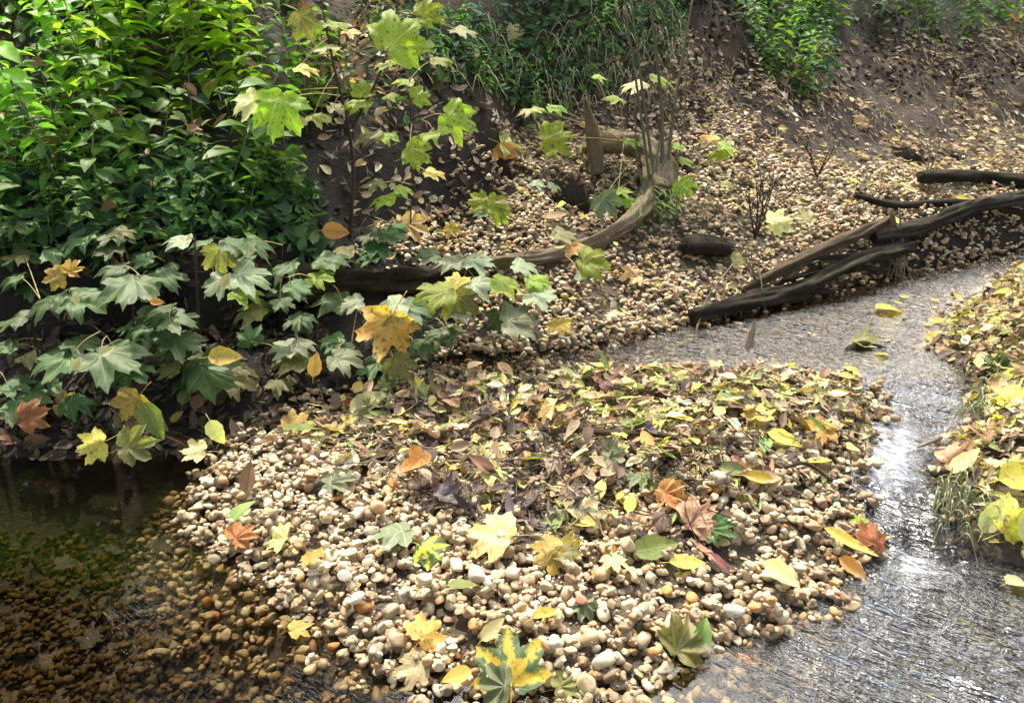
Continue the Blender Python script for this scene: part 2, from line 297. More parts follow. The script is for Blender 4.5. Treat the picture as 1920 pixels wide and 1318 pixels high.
# ------------------------------------------------------------------ object helpers
def tag(o, label=None, cat=None, group=None, kind=None):
    if label: o['label'] = label
    if cat: o['category'] = cat
    if group: o['group'] = group
    if kind: o['kind'] = kind
    return o
def link(name, me, parent=None, m=None):
    o = bpy.data.objects.new(name, me); COL.objects.link(o)
    if parent: o.parent = parent
    if m is not None and me is not None:
        me.materials.clear(); me.materials.append(m)
    return o
def big_mesh(name, V, T, smooth=True, attrs=None, uv=None):
    """mesh from numpy: V (n,3), T (m,3 or 4)"""
    V = np.ascontiguousarray(V, dtype=np.float32); T = np.ascontiguousarray(T, dtype=np.int32); k = T.shape[1]
    me = bpy.data.meshes.new(name)
    me.vertices.add(len(V)); me.vertices.foreach_set('co', V.ravel())
    me.loops.add(T.size); me.loops.foreach_set('vertex_index', T.ravel())
    me.polygons.add(len(T)); me.polygons.foreach_set('loop_start', np.arange(0, T.size, k, dtype=np.int32))
    me.polygons.foreach_set('loop_total', np.full(len(T), k, dtype=np.int32))
    me.update(calc_edges=True)
    me.polygons.foreach_set('use_smooth', np.full(len(T), smooth))
    if attrs:
        for an, av in attrs.items():
            av = np.asarray(av, dtype=np.float32)
            if av.ndim == 1:
                a = me.attributes.new(an, 'FLOAT', 'POINT'); a.data.foreach_set('value', av)
            else:
                a = me.attributes.new(an, 'FLOAT_COLOR', 'POINT'); a.data.foreach_set('color', np.c_[av, np.ones(len(av))].astype(np.float32).ravel())
    if uv is not None:
        u = me.uv_layers.new(name='UVMap'); u.data.foreach_set('uv', np.asarray(uv, np.float32)[T.ravel()].ravel())
    me.update(); return me
def catmull(P, n=6):
    P = [Vector(p) for p in P]; Q = [P[0]*2-P[1]]+P+[P[-1]*2-P[-2]]; out = []
    for i in range(1, len(Q)-2):
        for k in range(n):
            t = k/n; a, b, c, d = Q[i-1], Q[i], Q[i+1], Q[i+2]
            out.append(.5*((2*b)+(c-a)*t+(2*a-5*b+4*c-d)*t*t+(3*b-a-3*c+d)*t**3))
    out.append(P[-1]); return out
class MB:
    def __init__(s): s.V = []; s.T = []; s.UV = []; s.n = 0
    def add(s, V, T, UV=None):
        V = np.asarray(V, float); T = [t for q in T for t in ((q,) if len(q) == 3 else ((q[0], q[1], q[2]), (q[0], q[2], q[3])))]
        s.V.append(V); s.T.append(np.asarray(T)+s.n); s.n += len(V); s.last = T
        s.UV.append(UV if UV is not None else np.zeros((len(V), 2)))
    def tube(s, P, R, sides=8, rough=0, curve=6, cap=True):
        R = list(R) if hasattr(R, '__len__') else [R]*len(P)
        if curve > 1 and len(P) > 2:
            n0 = len(P); Pc = catmull(P, curve); R = np.interp(np.linspace(0, n0-1, len(Pc)), range(n0), R)
        else: Pc = [Vector(p) for p in P]
        n = len(Pc); V = []; UV = []; ph = random.random()*50; L_ = 0
        up = Vector((.13, .21, 1)).normalized()
        for i, p in enumerate(Pc):
            tg = (Pc[min(i+1, n-1)]-Pc[max(i-1, 0)]).normalized()
            a = tg.cross(up)
            if a.length < .1: a = tg.cross(Vector((1, 0, 0)))
            a.normalize(); b = a.cross(tg)
            if i: L_ += (p-Pc[i-1]).length
            for k in range(sides):
                th = 2*PI*k/sides; r = R[i]
                if rough: r *= 1+rough*float(1.3*vn(ph+2*math.cos(th)+L_*7, 7+2*math.sin(th)+L_*3)+.9*vn(ph+th*2.2+L_*1.5, L_*3.1)+.35*vn(ph+math.cos(th)*7+L_*30, math.sin(th)*7+L_*11))
                V.append(p+a*(math.cos(th)*r)+b*(math.sin(th)*r)); UV.append((k/sides, L_*2))
        T = []
        for i in range(n-1):
            for k in range(sides):
                a0 = i*sides+k; b0 = i*sides+(k+1) % sides
                T += [(a0, b0, b0+sides), (a0, b0+sides, a0+sides)]
        if cap:
            for e, base in ((0, 0), (n-1, (n-1)*sides)):
                V.append(Pc[e]); UV.append((.5, .5)); c = len(V)-1
                for k in range(sides):
                    q = (base+k, base+(k+1) % sides, c); T.append(q if e else q[::-1])
        s.add([tuple(v) for v in V], T, np.array(UV))
    def mesh(s, name, smooth=True):
        return big_mesh(name, np.vstack(s.V), np.vstack(s.T), smooth, None, np.vstack(s.UV))
    def build(s, name, m, parent=None, smooth=True): return link(name, s.mesh(name, smooth), parent, m)
def empty(name, loc=(0, 0, 0)):
    o = bpy.data.objects.new(name, None); COL.objects.link(o); o.location = loc; o.empty_display_size = .05; return o
TAL = wpoly([(690, 460), (780, 430), (850, 400), (880, 320), (930, 275), (1000, 250), (1090, 225), (1240, 250), (1230, 150), (1250, 85), (1290, 80), (1360, 190), (1480, 290), (1600, 330), (1700, 330),
             (1800, 340), (1925, 300), (1980, 400), (1950, 445), (1690, 485), (1500, 540), (1310, 590), (1200, 632), (1050, 656), (870, 668), (830, 640), (880, 580), (840, 520), (760, 500)])
# ------------------------------------------------------------------ ground sheet
def axis(a, b, step, lo, hi):
    c = list(np.arange(a, b, step)); x = b; s = step
    while x < hi: c.append(x); s *= 1.25; x += s
    c.append(hi); x = a; s = step; l = []
    while x > lo: s *= 1.25; x -= s; l.append(x)
    return np.array(l[::-1]+c)
gx = axis(-2.6, 4.2, .02, -30, 30); gy = axis(.9, 6.4, .02, -12, 34)
GX, GY = np.meshgrid(gx, gy, indexing='ij'); GZ = H(GX, GY)
ny = len(gy); ii, jj = np.meshgrid(np.arange(len(gx)-1), np.arange(ny-1), indexing='ij'); q = (ii*ny+jj).ravel()
gd = GY-foot(GX); mud_shade = np.clip(sm(gd, -.2, .0)*(1-sm(gd, .9, 1.5))*(1-sm(GX, -.2, .3))+sm(GX, 1.6, 1.9)*sm(gd, -.1, .0)*(1-sm(gd, .16, .24))+.9*(1-sm(GX, -.9, -.6))*sm(gd, -.55, -.2)*(1-sm(gd, .9, 1.5))+.35*(1-sm(gd, -.1, .05))*(1-sm(sdp(ISL, GX, GY), -.1, .1)), 0, 1)  # dark mud by the pool, plus shade painted into the bank undercuts
for (px_, py_, rx_, ry_, dp_) in PITS: mud_shade = np.maximum(mud_shade, 1.15*np.exp(-(np.abs((GX-px_)/(rx_*1.15))**4+np.abs((GY-py_)/(ry_*1.15))**4)))  # shade of the hollow mouths painted into the ground colour
si_ = sdp(ISL, GX, GY); sand = np.clip(np.maximum(sm(-gd, -.02, .1), sm(sdp(TAL, GX, GY), -.1, .05)*.8), 0, 1)
ground = link('ground', big_mesh('ground', np.c_[GX.ravel(), GY.ravel(), GZ.ravel()], np.c_[q, q+ny, q+ny+1, q+1], True, {'mud_shade': mud_shade.ravel(), 'sand': sand.ravel()}), None, M['soil'])
tag(ground, 'brown earth of the stream bed and bank', kind='structure')
# ------------------------------------------------------------------ water
wx = np.arange(-3.2, 4.6, .012); wy = np.arange(.5, 6.6, .012)
WX, WY = np.meshgrid(wx, wy, indexing='ij'); wz = WL(WX, WY)
turb = sm(WX+.35*(WY-1.2), .3, .75)*(1-.3*sm(WY, 2.0, 2.6))
turb = np.maximum(turb*(1-.45*sm(WY, 2.3, 2.5)), .26*sm(WY, 2.3, 2.5)); turb = np.maximum(turb, .04)
ca, sa = math.cos(math.radians(38)), math.sin(math.radians(38))
U = WX*ca-WY*sa; Vv = WX*sa+WY*ca
wq = .6*vn(WX*5, WY*5); rip = vn(U*7+wq, Vv*25+wq)+.5*vn(U*15+9+wq, Vv*52+wq)+.3*vn(U*24, Vv*80+4+wq)
steep = sm(WY, 1.58, 1.66)*(1-sm(WY, 1.88, 2.0))*sm(WX, .7, .85)
wz = wz+rip*.0125*turb+steep*.030*(vn(WX*22, WY*9)+.5*vn(WX*50, WY*20))
foam = np.exp(-((WX-1.03-.25*(WY-1.9))/.13)**2)*np.exp(-((WY-1.96)/.24)**2)*1.15
foam = foam+.6*np.exp(-((WX-.97)/.10)**2)*np.exp(-((WY-1.60)/.06)**2)+.75*np.exp(-((WX-1.38)/.2)**2)*np.exp(-((WY-2.38)/.08)**2)+.45*np.exp(-((WX-1.2)/.2)**2)*np.exp(-((WY-2.12)/.08)**2)
foam = foam+.5*sm(WX+.3*WY, .55, 1.1)*(1-sm(WY, 1.5, 1.7))+.06*sm(WY, 2.3, 2.5)*(.6+vn(WX*4, WY*6))  # front-right and far-channel terms paint silver glints into the foam mask
keep = (foot(WX)+.25 > WY)
ny = len(wy); ii, jj = np.meshgrid(np.arange(len(wx)-1), np.arange(ny-1), indexing='ij'); q = (ii*ny+jj).ravel(); q = q[keep[:-1, :-1].ravel()]
me = big_mesh('water', np.c_[WX.ravel(), WY.ravel(), wz.ravel()], np.c_[q, q+ny, q+ny+1, q+1], True, {'foam': np.clip(foam, 0, 1).ravel(), 'rough': turb.ravel()})
water = link('water', me, None, M['water']); tag(water, 'clear shallow stream water with ripples', kind='structure')
# ------------------------------------------------------------------ gravel laid stone on stone
def ico(sub):
    import bmesh
    bm = bmesh.new(); bmesh.ops.create_icosphere(bm, subdivisions=sub, radius=1)
    V = np.array([v.co[:] for v in bm.verts]); T = np.array([[v.index for v in f.verts] for f in bm.faces]); bm.free(); return V, T
def stones(sub, n):
    V, T = ico(sub); out = []
    for k in range(n):
        o = rng.random(3)*40
        s = 1+.34*(vn(V[:, 0]*1.3+o[0], V[:, 1]*1.3+V[:, 2]*1.1+o[1])+vn(V[:, 2]*1.5+o[2], V[:, 0]*1.1-V[:, 1]*.8))
        W = V*s[:, None]; a = rng.normal(size=(6, 3)); a /= np.linalg.norm(a, axis=1)[:, None]
        for p in a:   # a few worn flats
            dd = W@p-rng.uniform(.52, .8); W = W-np.where(dd > 0, dd*.85, 0)[:, None]*p
        out.append(W)
    return out, T
BV2, BT2 = stones(3, 14); BV1, BT1 = stones(2, 10)
HS = .006; HX0, HY0 = -2.6, .85; hnx, hny = 1120, 960
hgx = HX0+HS*np.arange(hnx); hgy = HY0+HS*np.arange(hny)
HM = H(*np.meshgrid(hgx, hgy, indexing='ij')); HM0 = HM.copy()
def rotm(yaw, tx, ty):
    cz, sz = np.cos(yaw), np.sin(yaw); cx, sx = np.cos(tx), np.sin(tx); cy, sy = np.cos(ty), np.sin(ty)
    o = np.zeros_like(cz); l = o+1
    Rz = np.array([[cz, -sz, o], [sz, cz, o], [o, o, l]]); Rx = np.array([[l, o, o], [o, cx, -sx], [o, sx, cx]]); Ry = np.array([[cy, o, sy], [o, l, o], [-sy, o, cy]])
    return np.einsum('ijn,jkn,kln->nil', Rx, Ry, Rz)
def deposit(P, r0, r1, pick=3, sink=.15):
    """P: xy candidates; returns rows x y z a b c"""
    out = []
    for (x, y) in P:
        a = random.uniform(r0, r1)*random.choice((.6, .8, 1, 1, 1, 1.2)); b = a*random.uniform(.62, .95); c = a*random.uniform(.40, .75); e = (a+b)/2
        best = None
        for k in range(pick):
            xx = x+random.uniform(-1, 1)*e; yy = y+random.uniform(-1, 1)*e
            i = int((xx-HX0)/HS); j = int((yy-HY0)/HS)
            if i < 8 or j < 8 or i > hnx-9 or j > hny-9: continue
            if best is None or HM[i, j] < best[0]: best = (HM[i, j], xx, yy, i, j)
        if best is None: continue
        _, xx, yy, i, j = best; n = int(e/HS)+1
        sl = (slice(i-n, i+n+1), slice(j-n, j+n+1))
        g = np.arange(-n, n+1)*HS; rho = (g[:, None]**2+g[None, :]**2)/(e*e); ok = rho < 1
        dome = c*np.sqrt(np.clip(1-rho, 0, 1)); hm = HM[sl]
        zc = np.percentile((hm+dome)[ok], 82)-sink*c
        HM[sl] = np.where(ok, np.maximum(hm, zc+dome), hm)
        out.append((xx, yy, zc, a, b, c))
    return np.array(out)
def scatter(n, X0, X1, Y0, Y1, f):
    X = rng.uniform(X0, X1, n); Y = rng.uniform(Y0, Y1, n); return np.c_[X, Y][rng.random(n) < f(X, Y)]
def gravel(S, fine, name, label, group=None):
    n = len(S); bases, T = (BV2, BT2) if fine else (BV1, BT1)
    R = rotm(rng.uniform(0, 2*PI, n), rng.normal(0, .3, n), rng.normal(0, .3, n)); rnd = rng.random(n)
    wl = WL(S[:, 0], S[:, 1]); dep = wl-S[:, 2]; wet = np.clip(.45*sm(dep, -.045, -.012)+.15*sm(dep, 0, .08)+.4*sm(dep, .07, .16), 0, 1)
    wet = np.where((S[:, 1]-foot(S[:, 0]) > .12), wet*0, wet)
    nv = len(bases[0]); V = np.empty((n, nv, 3), np.float32)
    for k in range(n):
        V[k] = (bases[k % len(bases)]*S[k, 3:6])@R[k].T+S[k, :3]
    TT = (T[None]+np.arange(n)[:, None, None]*nv).reshape(-1, 3)
    me = big_mesh(name, V.reshape(-1, 3), TT, True, {'rnd': np.repeat(rnd, nv), 'wet': np.repeat(wet, nv)})
    o = link(name, me, None, M['stone']); tag(o, label, 'gravel', group, 'stuff'); return o
def f_isl(X, Y): s = sdp(ISL, X, Y); return (s > -.05)*1.
def f_halo(X, Y):
    s = sdp(ISL, X, Y); d = Y-foot(X); r = sdp(RBK, X, Y)
    return ((s <= -.05) & (d < np.where(X < -.85, -.12, .02)) & (r < .0))*np.where(Y > 2.3, 1, np.where(X < -.3, np.clip(1.3+(s+.1)*1.1, .3, 1), .9))
def f_tal(X, Y): s = sdp(TAL, X, Y); return np.where((s > -.06) & (Y-foot(X) > -.03), np.clip(.9+s*5, 0, 1), np.where((s > -.7) & (Y-foot(X) > .3) & (X > .4), .16*(1+s/.7), 0))*pitm(X, Y)
def f_rb(X, Y): s = sdp(RBK, X, Y); return np.where((s > -.02) & (s < .9), .6, 0)
S1 = deposit(scatter(11500, -1.25, 1.25, .95, 2.95, f_isl), .0115, .0195)
S1 = np.vstack([S1, deposit(scatter(13000, -1.25, 1.25, .95, 2.95, f_isl), .004, .009, 5)])
gravel(S1, True, 'gravel', 'cream and tan pebbles heaped in the low gravel island in midstream')
S2 = deposit(scatter(70000, -2.2, 2.9, .9, 4.7, f_halo), .0085, .0150, 2)
gravel(S2, False, 'gravel', 'brown wet pebbles under the clear stream water')
S3 = deposit(scatter(34000, -.8, 3.6, 2.6, 6.2, f_tal), .010, .0165, 2)
gravel(S3, False, 'gravel', 'pale dry pebbles spilling down the far bank to the water')
S4 = deposit(scatter(5500, .9, 3.6, 1.1, 4.6, f_rb), .010, .017, 2)
gravel(S4, False, 'gravel', 'tan pebbles under the leaves on the right bank of the stream')
def surf_v(X, Y):
    i = np.clip(((X-HX0)/HS).astype(int), 1, hnx-2); j = np.clip(((Y-HY0)/HS).astype(int), 1, hny-2)
    inside = (X > HX0+.02) & (X < HX0+HS*(hnx-2)) & (Y > HY0) & (Y < HY0+HS*(hny-2))
    return np.where(inside, HM[i, j], H(X, Y))
def hit(px, py, lift=0.0):
    d = ray(px, py); t = np.arange(.9, 12, .006); X = d[0]*t; Y = d[1]*t
    h = np.maximum(surf_v(X, Y), np.where(Y < foot(X)+.02, WL(X, Y), -9)); z = CH+d[2]*t
    k = np.argmax(z < h)
    if z[k] >= h[k]: k = len(t)-1
    return Vector((X[k], Y[k], float(h[k])))
def clods(n, poly, label):
    P = np.array(poly); x0, y0 = P.min(0); x1, y1 = P.max(0)
    S = deposit(scatter(n, x0, x1, y0, y1, lambda X, Y: (sdp(P, X, Y) > 0)*np.clip(.5+1.6*vn(X*4, Y*4), 0, 1)), .005, .019, 1, .5); k = len(S)
    R_ = rotm(rng.uniform(0, 6.28, k), rng.normal(0, .6, k), rng.normal(0, .6, k)); V = np.empty((k, len(BV1[0]), 3), np.float32)
    for q_ in range(k): V[q_] = (BV1[q_ % 10]*S[q_, 3:6]*(1, 1, 1.3))@R_[q_].T+S[q_, :3]
    me = big_mesh('soil_clods', V.reshape(-1, 3), (BT1[None]+np.arange(k)[:, None, None]*len(BV1[0])).reshape(-1, 3), False); o = link('soil_clods', me, None, M['soil']); tag(o, label, 'soil', None, 'stuff')
clods(6000, [(1.0, 4.4), (1.7, 4.9), (3.0, 5.6), (4.0, 6.3), (4.2, 6.4), (1.0, 6.3), (.8, 5.0)], 'crumbs of brown earth on the slope at the right')
clods(2500, [(-2.4, 2.4), (-.9, 2.6), (-.2, 3.3), (-.1, 4.3), (-.8, 4.4), (-.9, 3.3), (-2.4, 3.0)], 'crumbs of dark earth on the wall of the left bank')
def surf(x, y, w=.02):
    i = int((x-HX0)/HS); j = int((y-HY0)/HS); n = max(1, int(w/HS))
    if i < n or j < n or i > hnx-n-2 or j > hny-n-2: return float(H(x, y))
    return float(np.percentile(HM[i-n:i+n+1, j-n:j+n+1], 88))
def fit(x, y, w):
    zc = surf(x, y, w*.5); gxz = (surf(x+w, y)-surf(x-w, y))/(2*w); gyz = (surf(x, y+w)-surf(x, y-w))/(2*w)
    return zc, Vector((-gxz, -gyz, 1)).normalized()
# ------------------------------------------------------------------ leaves
HALF = [(0, 1.0), (4, .87), (8, .82), (11, .84), (14, .74), (17, .66), (20, .58), (25, .63), (29, .74), (32, .75), (35, .84), (40, .94), (44, .84), (48, .80), (51, .82), (54, .73), (59, .62), (64, .54),
        (70, .58), (75, .64), (79, .64), (85, .71), (91, .61), (98, .55), (104, .52), (112, .43), (125, .36), (145, .30), (165, .20), (176, .08)]
def maple_mesh(name, seed, fold=.25, droop=.25, curl=0., stalk=.7, narrow=1.0):
    r_ = np.random.default_rng(seed)
    th = [-a for a, r in HALF[:0:-1]]+[a for a, r in HALF]; rr = [r for a, r in HALF[:0:-1]]+[r for a, r in HALF]
    th = np.radians(90-np.array(th, float)); rr = np.array(rr)*(1+r_.normal(0, .035, len(rr))); n = len(th)
    rings = [.22, .45, .7, .88, 1.]; V = [(0, 0, 0)]; ph = r_.random(6)*6
    def z(x, y):
        r = math.hypot(x, y); a = math.degrees(math.atan2(y, x)); dl = min(abs((a-l+180) % 360-180) for l in LOBES); lat = r*math.sin(math.radians(min(dl, 60)))
        zz = fold*lat-droop*r*r+.05*math.sin(5*x+ph[0])*math.sin(4*y+ph[1])+.035*math.sin(11*x+ph[2])+.03*math.sin(9*y+ph[4])
        zz += curl*(abs(x)**2)*1.4*math.cos(ph[3])+curl*.9*x*y*math.sin(ph[3])+curl*.8*max(0, y-.3)**2
        return zz
    for s in rings:
        for t, r in zip(th, rr):
            q_ = r*s if s > .5 else s*(.35*r+.45*.65); x, y = q_*math.cos(t)*narrow, q_*math.sin(t); V.append((x, y, z(x, y)))
    T = [(0, 1+k+1, 1+k) for k in range(n-1)]
    for j in range(len(rings)-1):
        for k in range(n-1):
            a = 1+j*n+k; b = a+1; T += [(a, b, b+n), (a, b+n, a+n)]
    V = np.array(V); UV = V[:, :2].copy(); mb = MB(); mb.add(V, T, UV)
    if stalk:
        bx = r_.uniform(-.2, .2); c0 = MB(); c0.tube([(0, .02, 0), (bx*.4, -stalk*.5, -.02+.1*droop), (bx, -stalk, -.05)], [.012, .010, .014], 4, 0, 3)
        mb.add(c0.V[0], c0.last, np.full((len(c0.V[0]), 2), .002))
    me = mb.mesh(name); return me
def oval_verts(seed=0, w=.28, droop=.3, fold=.3, teeth=8, nseg=8, tooth=.12, tip=1.2, twist=0.):
    r_ = np.random.default_rng(seed); V = []; cols = [-1, -.5, 0, .5, 1]
    for i in range(nseg+1):
        t = i/nseg; ww = w*math.sin(PI*min(1, t**.75))**(.8)*(1-.25*t*tip*.5); ww = max(ww, .004)
        if i % 2 and 0 < i < nseg: ww *= 1+tooth
        for c in cols:
            x = c*ww; y = t; zz = fold*abs(x)-droop*t*t+twist*x*t+.01*math.sin(9*t+seed)
            V.append((x, y, zz))
    T = []
    for i in range(nseg):
        for k in range(4):
            a = i*5+k; T += [(a, a+1, a+6), (a, a+6, a+5)]
    V = np.array(V); return V, np.array(T), V[:, :2].copy()
def oval_mesh(name, seed, w=.28, droop=.3, fold=.3, stalk=.25, nseg=8, tooth=.1, twist=0.):
    V, T, UV = oval_verts(seed, w, droop, fold, nseg=nseg, tooth=tooth, twist=twist); mb = MB(); mb.add(V, T, UV)
    if stalk:
        c0 = MB(); c0.tube([(0, .02, 0), (.02, -stalk, -.03)], [.012, .010], 4, 0, 1); mb.add(c0.V[0], c0.last, np.full((len(c0.V[0]), 2), .002))
    return mb.mesh(name)
LIB = {}
def lib(kind, var, mname):
    """kind: maple flat / curled / live, oval, narrow"""
    k = (kind, var, mname)
    if k not in LIB:
        if kind == 'flat': me = maple_mesh('maple_leaf', var, .12, .05+.05*(var % 3), .10)
        elif kind == 'curl': me = maple_mesh('maple_leaf', 50+var, .22, -.15, .75+.15*(var % 3))
        elif kind == 'live': me = maple_mesh('maple_leaf', 80+var, .22, .22+.08*(var % 3), -.15, stalk=0)
        elif kind == 'oval': me = oval_mesh('oval_leaf', var, .26+.03*(var % 3), .15*(var % 3)-.1, .3)
        elif kind == 'narrow': me = oval_mesh('narrow_leaf', var, .12+.02*(var % 3), .25*(var % 3)-.2, .5, twist=.6*(var % 2))
        elif kind == 'halffold': me = maple_mesh('maple_leaf', 30+var, .9, .25, -.3)
        me.materials.append(M[mname]); LIB[k] = me
    return LIB[k]
def orient(nrm, tip):
    nrm = Vector(nrm).normalized(); tip = Vector(tip); y = (tip-nrm*tip.dot(nrm)).normalized(); x = y.cross(nrm)
    return Matrix(((x.x, y.x, nrm.x), (x.y, y.y, nrm.y), (x.z, y.z, nrm.z))).to_4x4()
def put_leaf(name, me, loc, nrm, tip, size, parent=None):
    o = bpy.data.objects.new(name, me); COL.objects.link(o)
    o.matrix_world = Matrix.Translation(loc)@orient(nrm, tip)@Matrix.Scale(size, 4)
    if parent: o.parent = parent; o.matrix_parent_inverse = parent.matrix_world.inverted()
    return o
LEAFN = [0]
def ground_leaf(px, py, size_px, kind, mname, ang, label, group=None, tilt=(0, 0), cat='leaf', lift=.004, name='fallen_leaf', var=None):
    """leaf lying on the ground at a picture point; ang = direction of its tip on the ground, degrees, 90 = away from viewer"""
    p = hit(px, py, .03); t = p.y/ray(px, py)[1]; size = size_px/F*t/1.55 if kind in ('flat', 'curl', 'halffold') else size_px/F*t
    z, n = fit(p.x, p.y, size*.5); wl = float(WL(p.x, p.y))
    if z < wl and p.y-float(foot(p.x)) < .05: z = wl+.002; n = Vector((0, 0, 1))
    n = (n+Vector((tilt[0], tilt[1], 0))).normalized(); a = math.radians(ang); LEAFN[0] += 1
    me = lib(kind, (LEAFN[0] % 4) if var is None else var, mname)
    tip = Vector((math.cos(a), math.sin(a), 0)); c = Vector((p.x, p.y, z+lift+size*.05))-tip*size*.35
    c.z = z+lift+size*.06+(-.35*size*(tip-n*tip.dot(n)).normalized().z)
    o = put_leaf(name, me, c, n, tip, size); tag(o, label, cat, group); return o
# ------------------------------------------------------------------ fallen leaves one can point at
GL = ground_leaf
GL(958, 1270, 165, 'flat', 'm_mottled', 92, 'large dark green maple leaf with broad yellow veins at the water edge in front', tilt=(0, -.55), lift=.02)
GL(804, 1207, 92, 'flat', 'm_orange', 60, 'orange maple leaf lying on wet pebbles at the front edge of the island', tilt=(.1, -.2))
GL(770, 1262, 95, 'flat', 'm_pale', 200, 'pale half sunken maple leaf in the water below the orange leaf')
GL(925, 1297, 100, 'halffold', 'm_grey', 170, 'pale grey green leaf half under water beside the mottled leaf')
GL(865, 1300, 60, 'oval', 'o_orange', 190, 'small rusty leaf in the shallow water at the lower edge')
GL(1065, 1300, 80, 'halffold', 'm_olive', 20, 'yellow olive leaf in shallow water right of the mottled leaf')
GL(565, 1183, 62, 'flat', 'm_yellow', 20, 'bright lemon yellow maple leaf at the left front water edge')
GL(458, 1022, 72, 'halffold', 'm_orange', 60, 'folded orange and yellow leaf on the left shore of the island', tilt=(-.25, -.3))
GL(524, 1030, 72, 'halffold', 'm_pale', 165, 'pale cream yellow folded leaf beside the orange leaf on the left shore')
GL(450, 975, 62, 'oval', 'o_green', 45, 'yellow green oval leaf propped on the left shore pebbles', tilt=(-.3, -.4))
GL(470, 905, 62, 'oval', 'o_brown', 80, 'dull olive brown leaf standing among pebbles at the upper left of the island', tilt=(0, -1.2))
GL(587, 1050, 56, 'flat', 'm_yellow', -70, 'small lemon yellow maple leaf on pebbles left of the mottled green leaf')
GL(732, 1012, 108, 'flat', 'm_grey', 200, 'large grey green maple leaf face down on the pebbles')
GL(808, 1040, 80, 'flat', 'm_mottled', -40, 'green maple leaf with yellow centre lying on the pebbles', tilt=(0, -.25))
GL(918, 1024, 125, 'flat', 'm_tan', 160, 'large tan brown maple leaf in the middle of the island', tilt=(0, -.1))
GL(640, 920, 85, 'halffold', 'm_grey', 10, 'faded grey green and orange leaf on pebbles left of the curled leaf')
GL(775, 905, 92, 'curl', 'm_orange', 215, 'curled orange maple leaf arching over a dark hollow', tilt=(-.5, -.2), lift=.03, var=1)
GL(840, 935, 70, 'curl', 'm_dark', 20, 'blackened curled leaf beside the curled orange leaf')
GL(922, 856, 82, 'flat', 'm_tan', 250, 'peach coloured maple leaf flat on the dark litter', tilt=(0, -.2))
GL(930, 893, 80, 'halffold', 'm_pale', 10, 'pale buff leaf folded on the litter below the peach leaf')
GL(682, 776, 78, 'oval', 'o_pale', 35, 'large pale yellow green oval leaf at the upper left of the litter', tilt=(-.1, -.4))
GL(735, 800, 62, 'flat', 'm_pale', 240, 'pale yellow maple leaf touching the bright yellow one')
GL(771, 806, 66, 'flat', 'm_yellow', -60, 'bright yellow maple leaf with a brown lower edge')
GL(560, 795, 70, 'flat', 'm_yellow', 70, 'ragged yellow leaf at the top left tip of the island', tilt=(0, -.6))
GL(560, 815, 80, 'oval', 'o_green', 20, 'blue green leaf lying under the ragged yellow leaf')
GL(600, 830, 70, 'flat', 'm_pale', 0, 'straw yellow leaf near the top left tip of the island')
GL(690, 868, 58, 'flat', 'm_mottled', 100, 'small green leaf with a yellow tip on dark litter')
GL(805, 858, 55, 'oval', 'o_brown', 20, 'small brown leaf on the litter left of the peach leaf')
GL(1070, 1045, 55, 'curl', 'm_yellow', 30, 'sunlit yellow curled leaf end between pebbles')
GL(1030, 1062, 92, 'flat', 'm_yellow', 215, 'yellow maple leaf with an orange edge in the centre front', tilt=(0, -.4))
GL(1052, 1030, 92, 'flat', 'm_olive', 50, 'olive yellow maple leaf overlapping the yellow leaf')
GL(858, 1106, 62, 'oval', 'o_green', -15, 'olive green oval leaf with pale edge on front pebbles')
GL(1152, 1078, 62, 'flat', 'm_pale', -80, 'small pale yellow maple leaf on the front pebbles')
GL(1020, 1165, 82, 'narrow', 'o_yellow', 35, 'narrow yellow leaf slanting across the front pebbles')
GL(1098, 1160, 60, 'halffold', 'm_grey', -60, 'pale blue green leaf among the front pebbles')
GL(920, 1200, 60, 'oval', 'o_pale', 35, 'pale green oval leaf right of the orange maple leaf')
GL(1270, 1215, 120, 'halffold', 'm_olive', 75, 'dark olive green leaf at the water edge on the front right', tilt=(.3, -.6))
GL(1302, 1215, 62, 'oval', 'o_green', 85, 'green translucent leaf standing at the front water edge', tilt=(.2, -1.))
GL(1130, 882, 66, 'flat', 'm_yellow', 200, 'vivid yellow maple leaf just under the pale green one', tilt=(0, -.3))
GL(1152, 858, 62, 'flat', 'm_grey', 20, 'pale green maple leaf above the vivid yellow one', tilt=(0, -.3))
GL(1100, 968, 95, 'flat', 'm_pale', 60, 'pale cream green maple leaf in the centre of the island')
GL(1205, 978, 84, 'flat', 'm_tan', 110, 'peach and yellow maple leaf left of the large buff leaf')
GL(1312, 975, 112, 'flat', 'm_tan', 40, 'large buff yellow maple leaf on the right of the island', tilt=(0, -.2))
GL(1195, 912, 66, 'halffold', 'm_grey', 220, 'grey green folded leaf above the buff leaves')
GL(1262, 938, 80, 'halffold', 'm_orange', -30, 'rusty orange folded leaf above the large buff leaf')
GL(1350, 1005, 90, 'halffold', 'm_green', 0, 'fresh green leaf under the large buff leaf')
GL(1215, 1040, 95, 'oval', 'o_green', 15, 'dull green leaf curling up on the centre right pebbles', tilt=(0, -.3))
GL(1278, 1066, 72, 'oval', 'o_yellow', 5, 'bright yellow green oval leaf on the right pebbles')
GL(1315, 1045, 62, 'narrow', 'o_red', -50, 'dark red brown narrow leaf on the right pebbles')
GL(1342, 1058, 62, 'narrow', 'o_red', -30, 'second red brown narrow leaf right of the first')
GL(1452, 1092, 76, 'oval', 'o_pale', -50, 'pale yellow green oval leaf on the right front pebbles', tilt=(.2, -.3))
GL(1572, 1040, 105, 'narrow', 'o_yellow', -50, 'long mustard yellow leaf slanting down to the rapid')
GL(1590, 1072, 60, 'oval', 'o_orange', -40, 'orange leaf tip at the right edge of the island')
GL(1628, 1020, 76, 'flat', 'm_orange', 80, 'orange and brown leaf at the foot of the rapid', tilt=(.2, -.3))
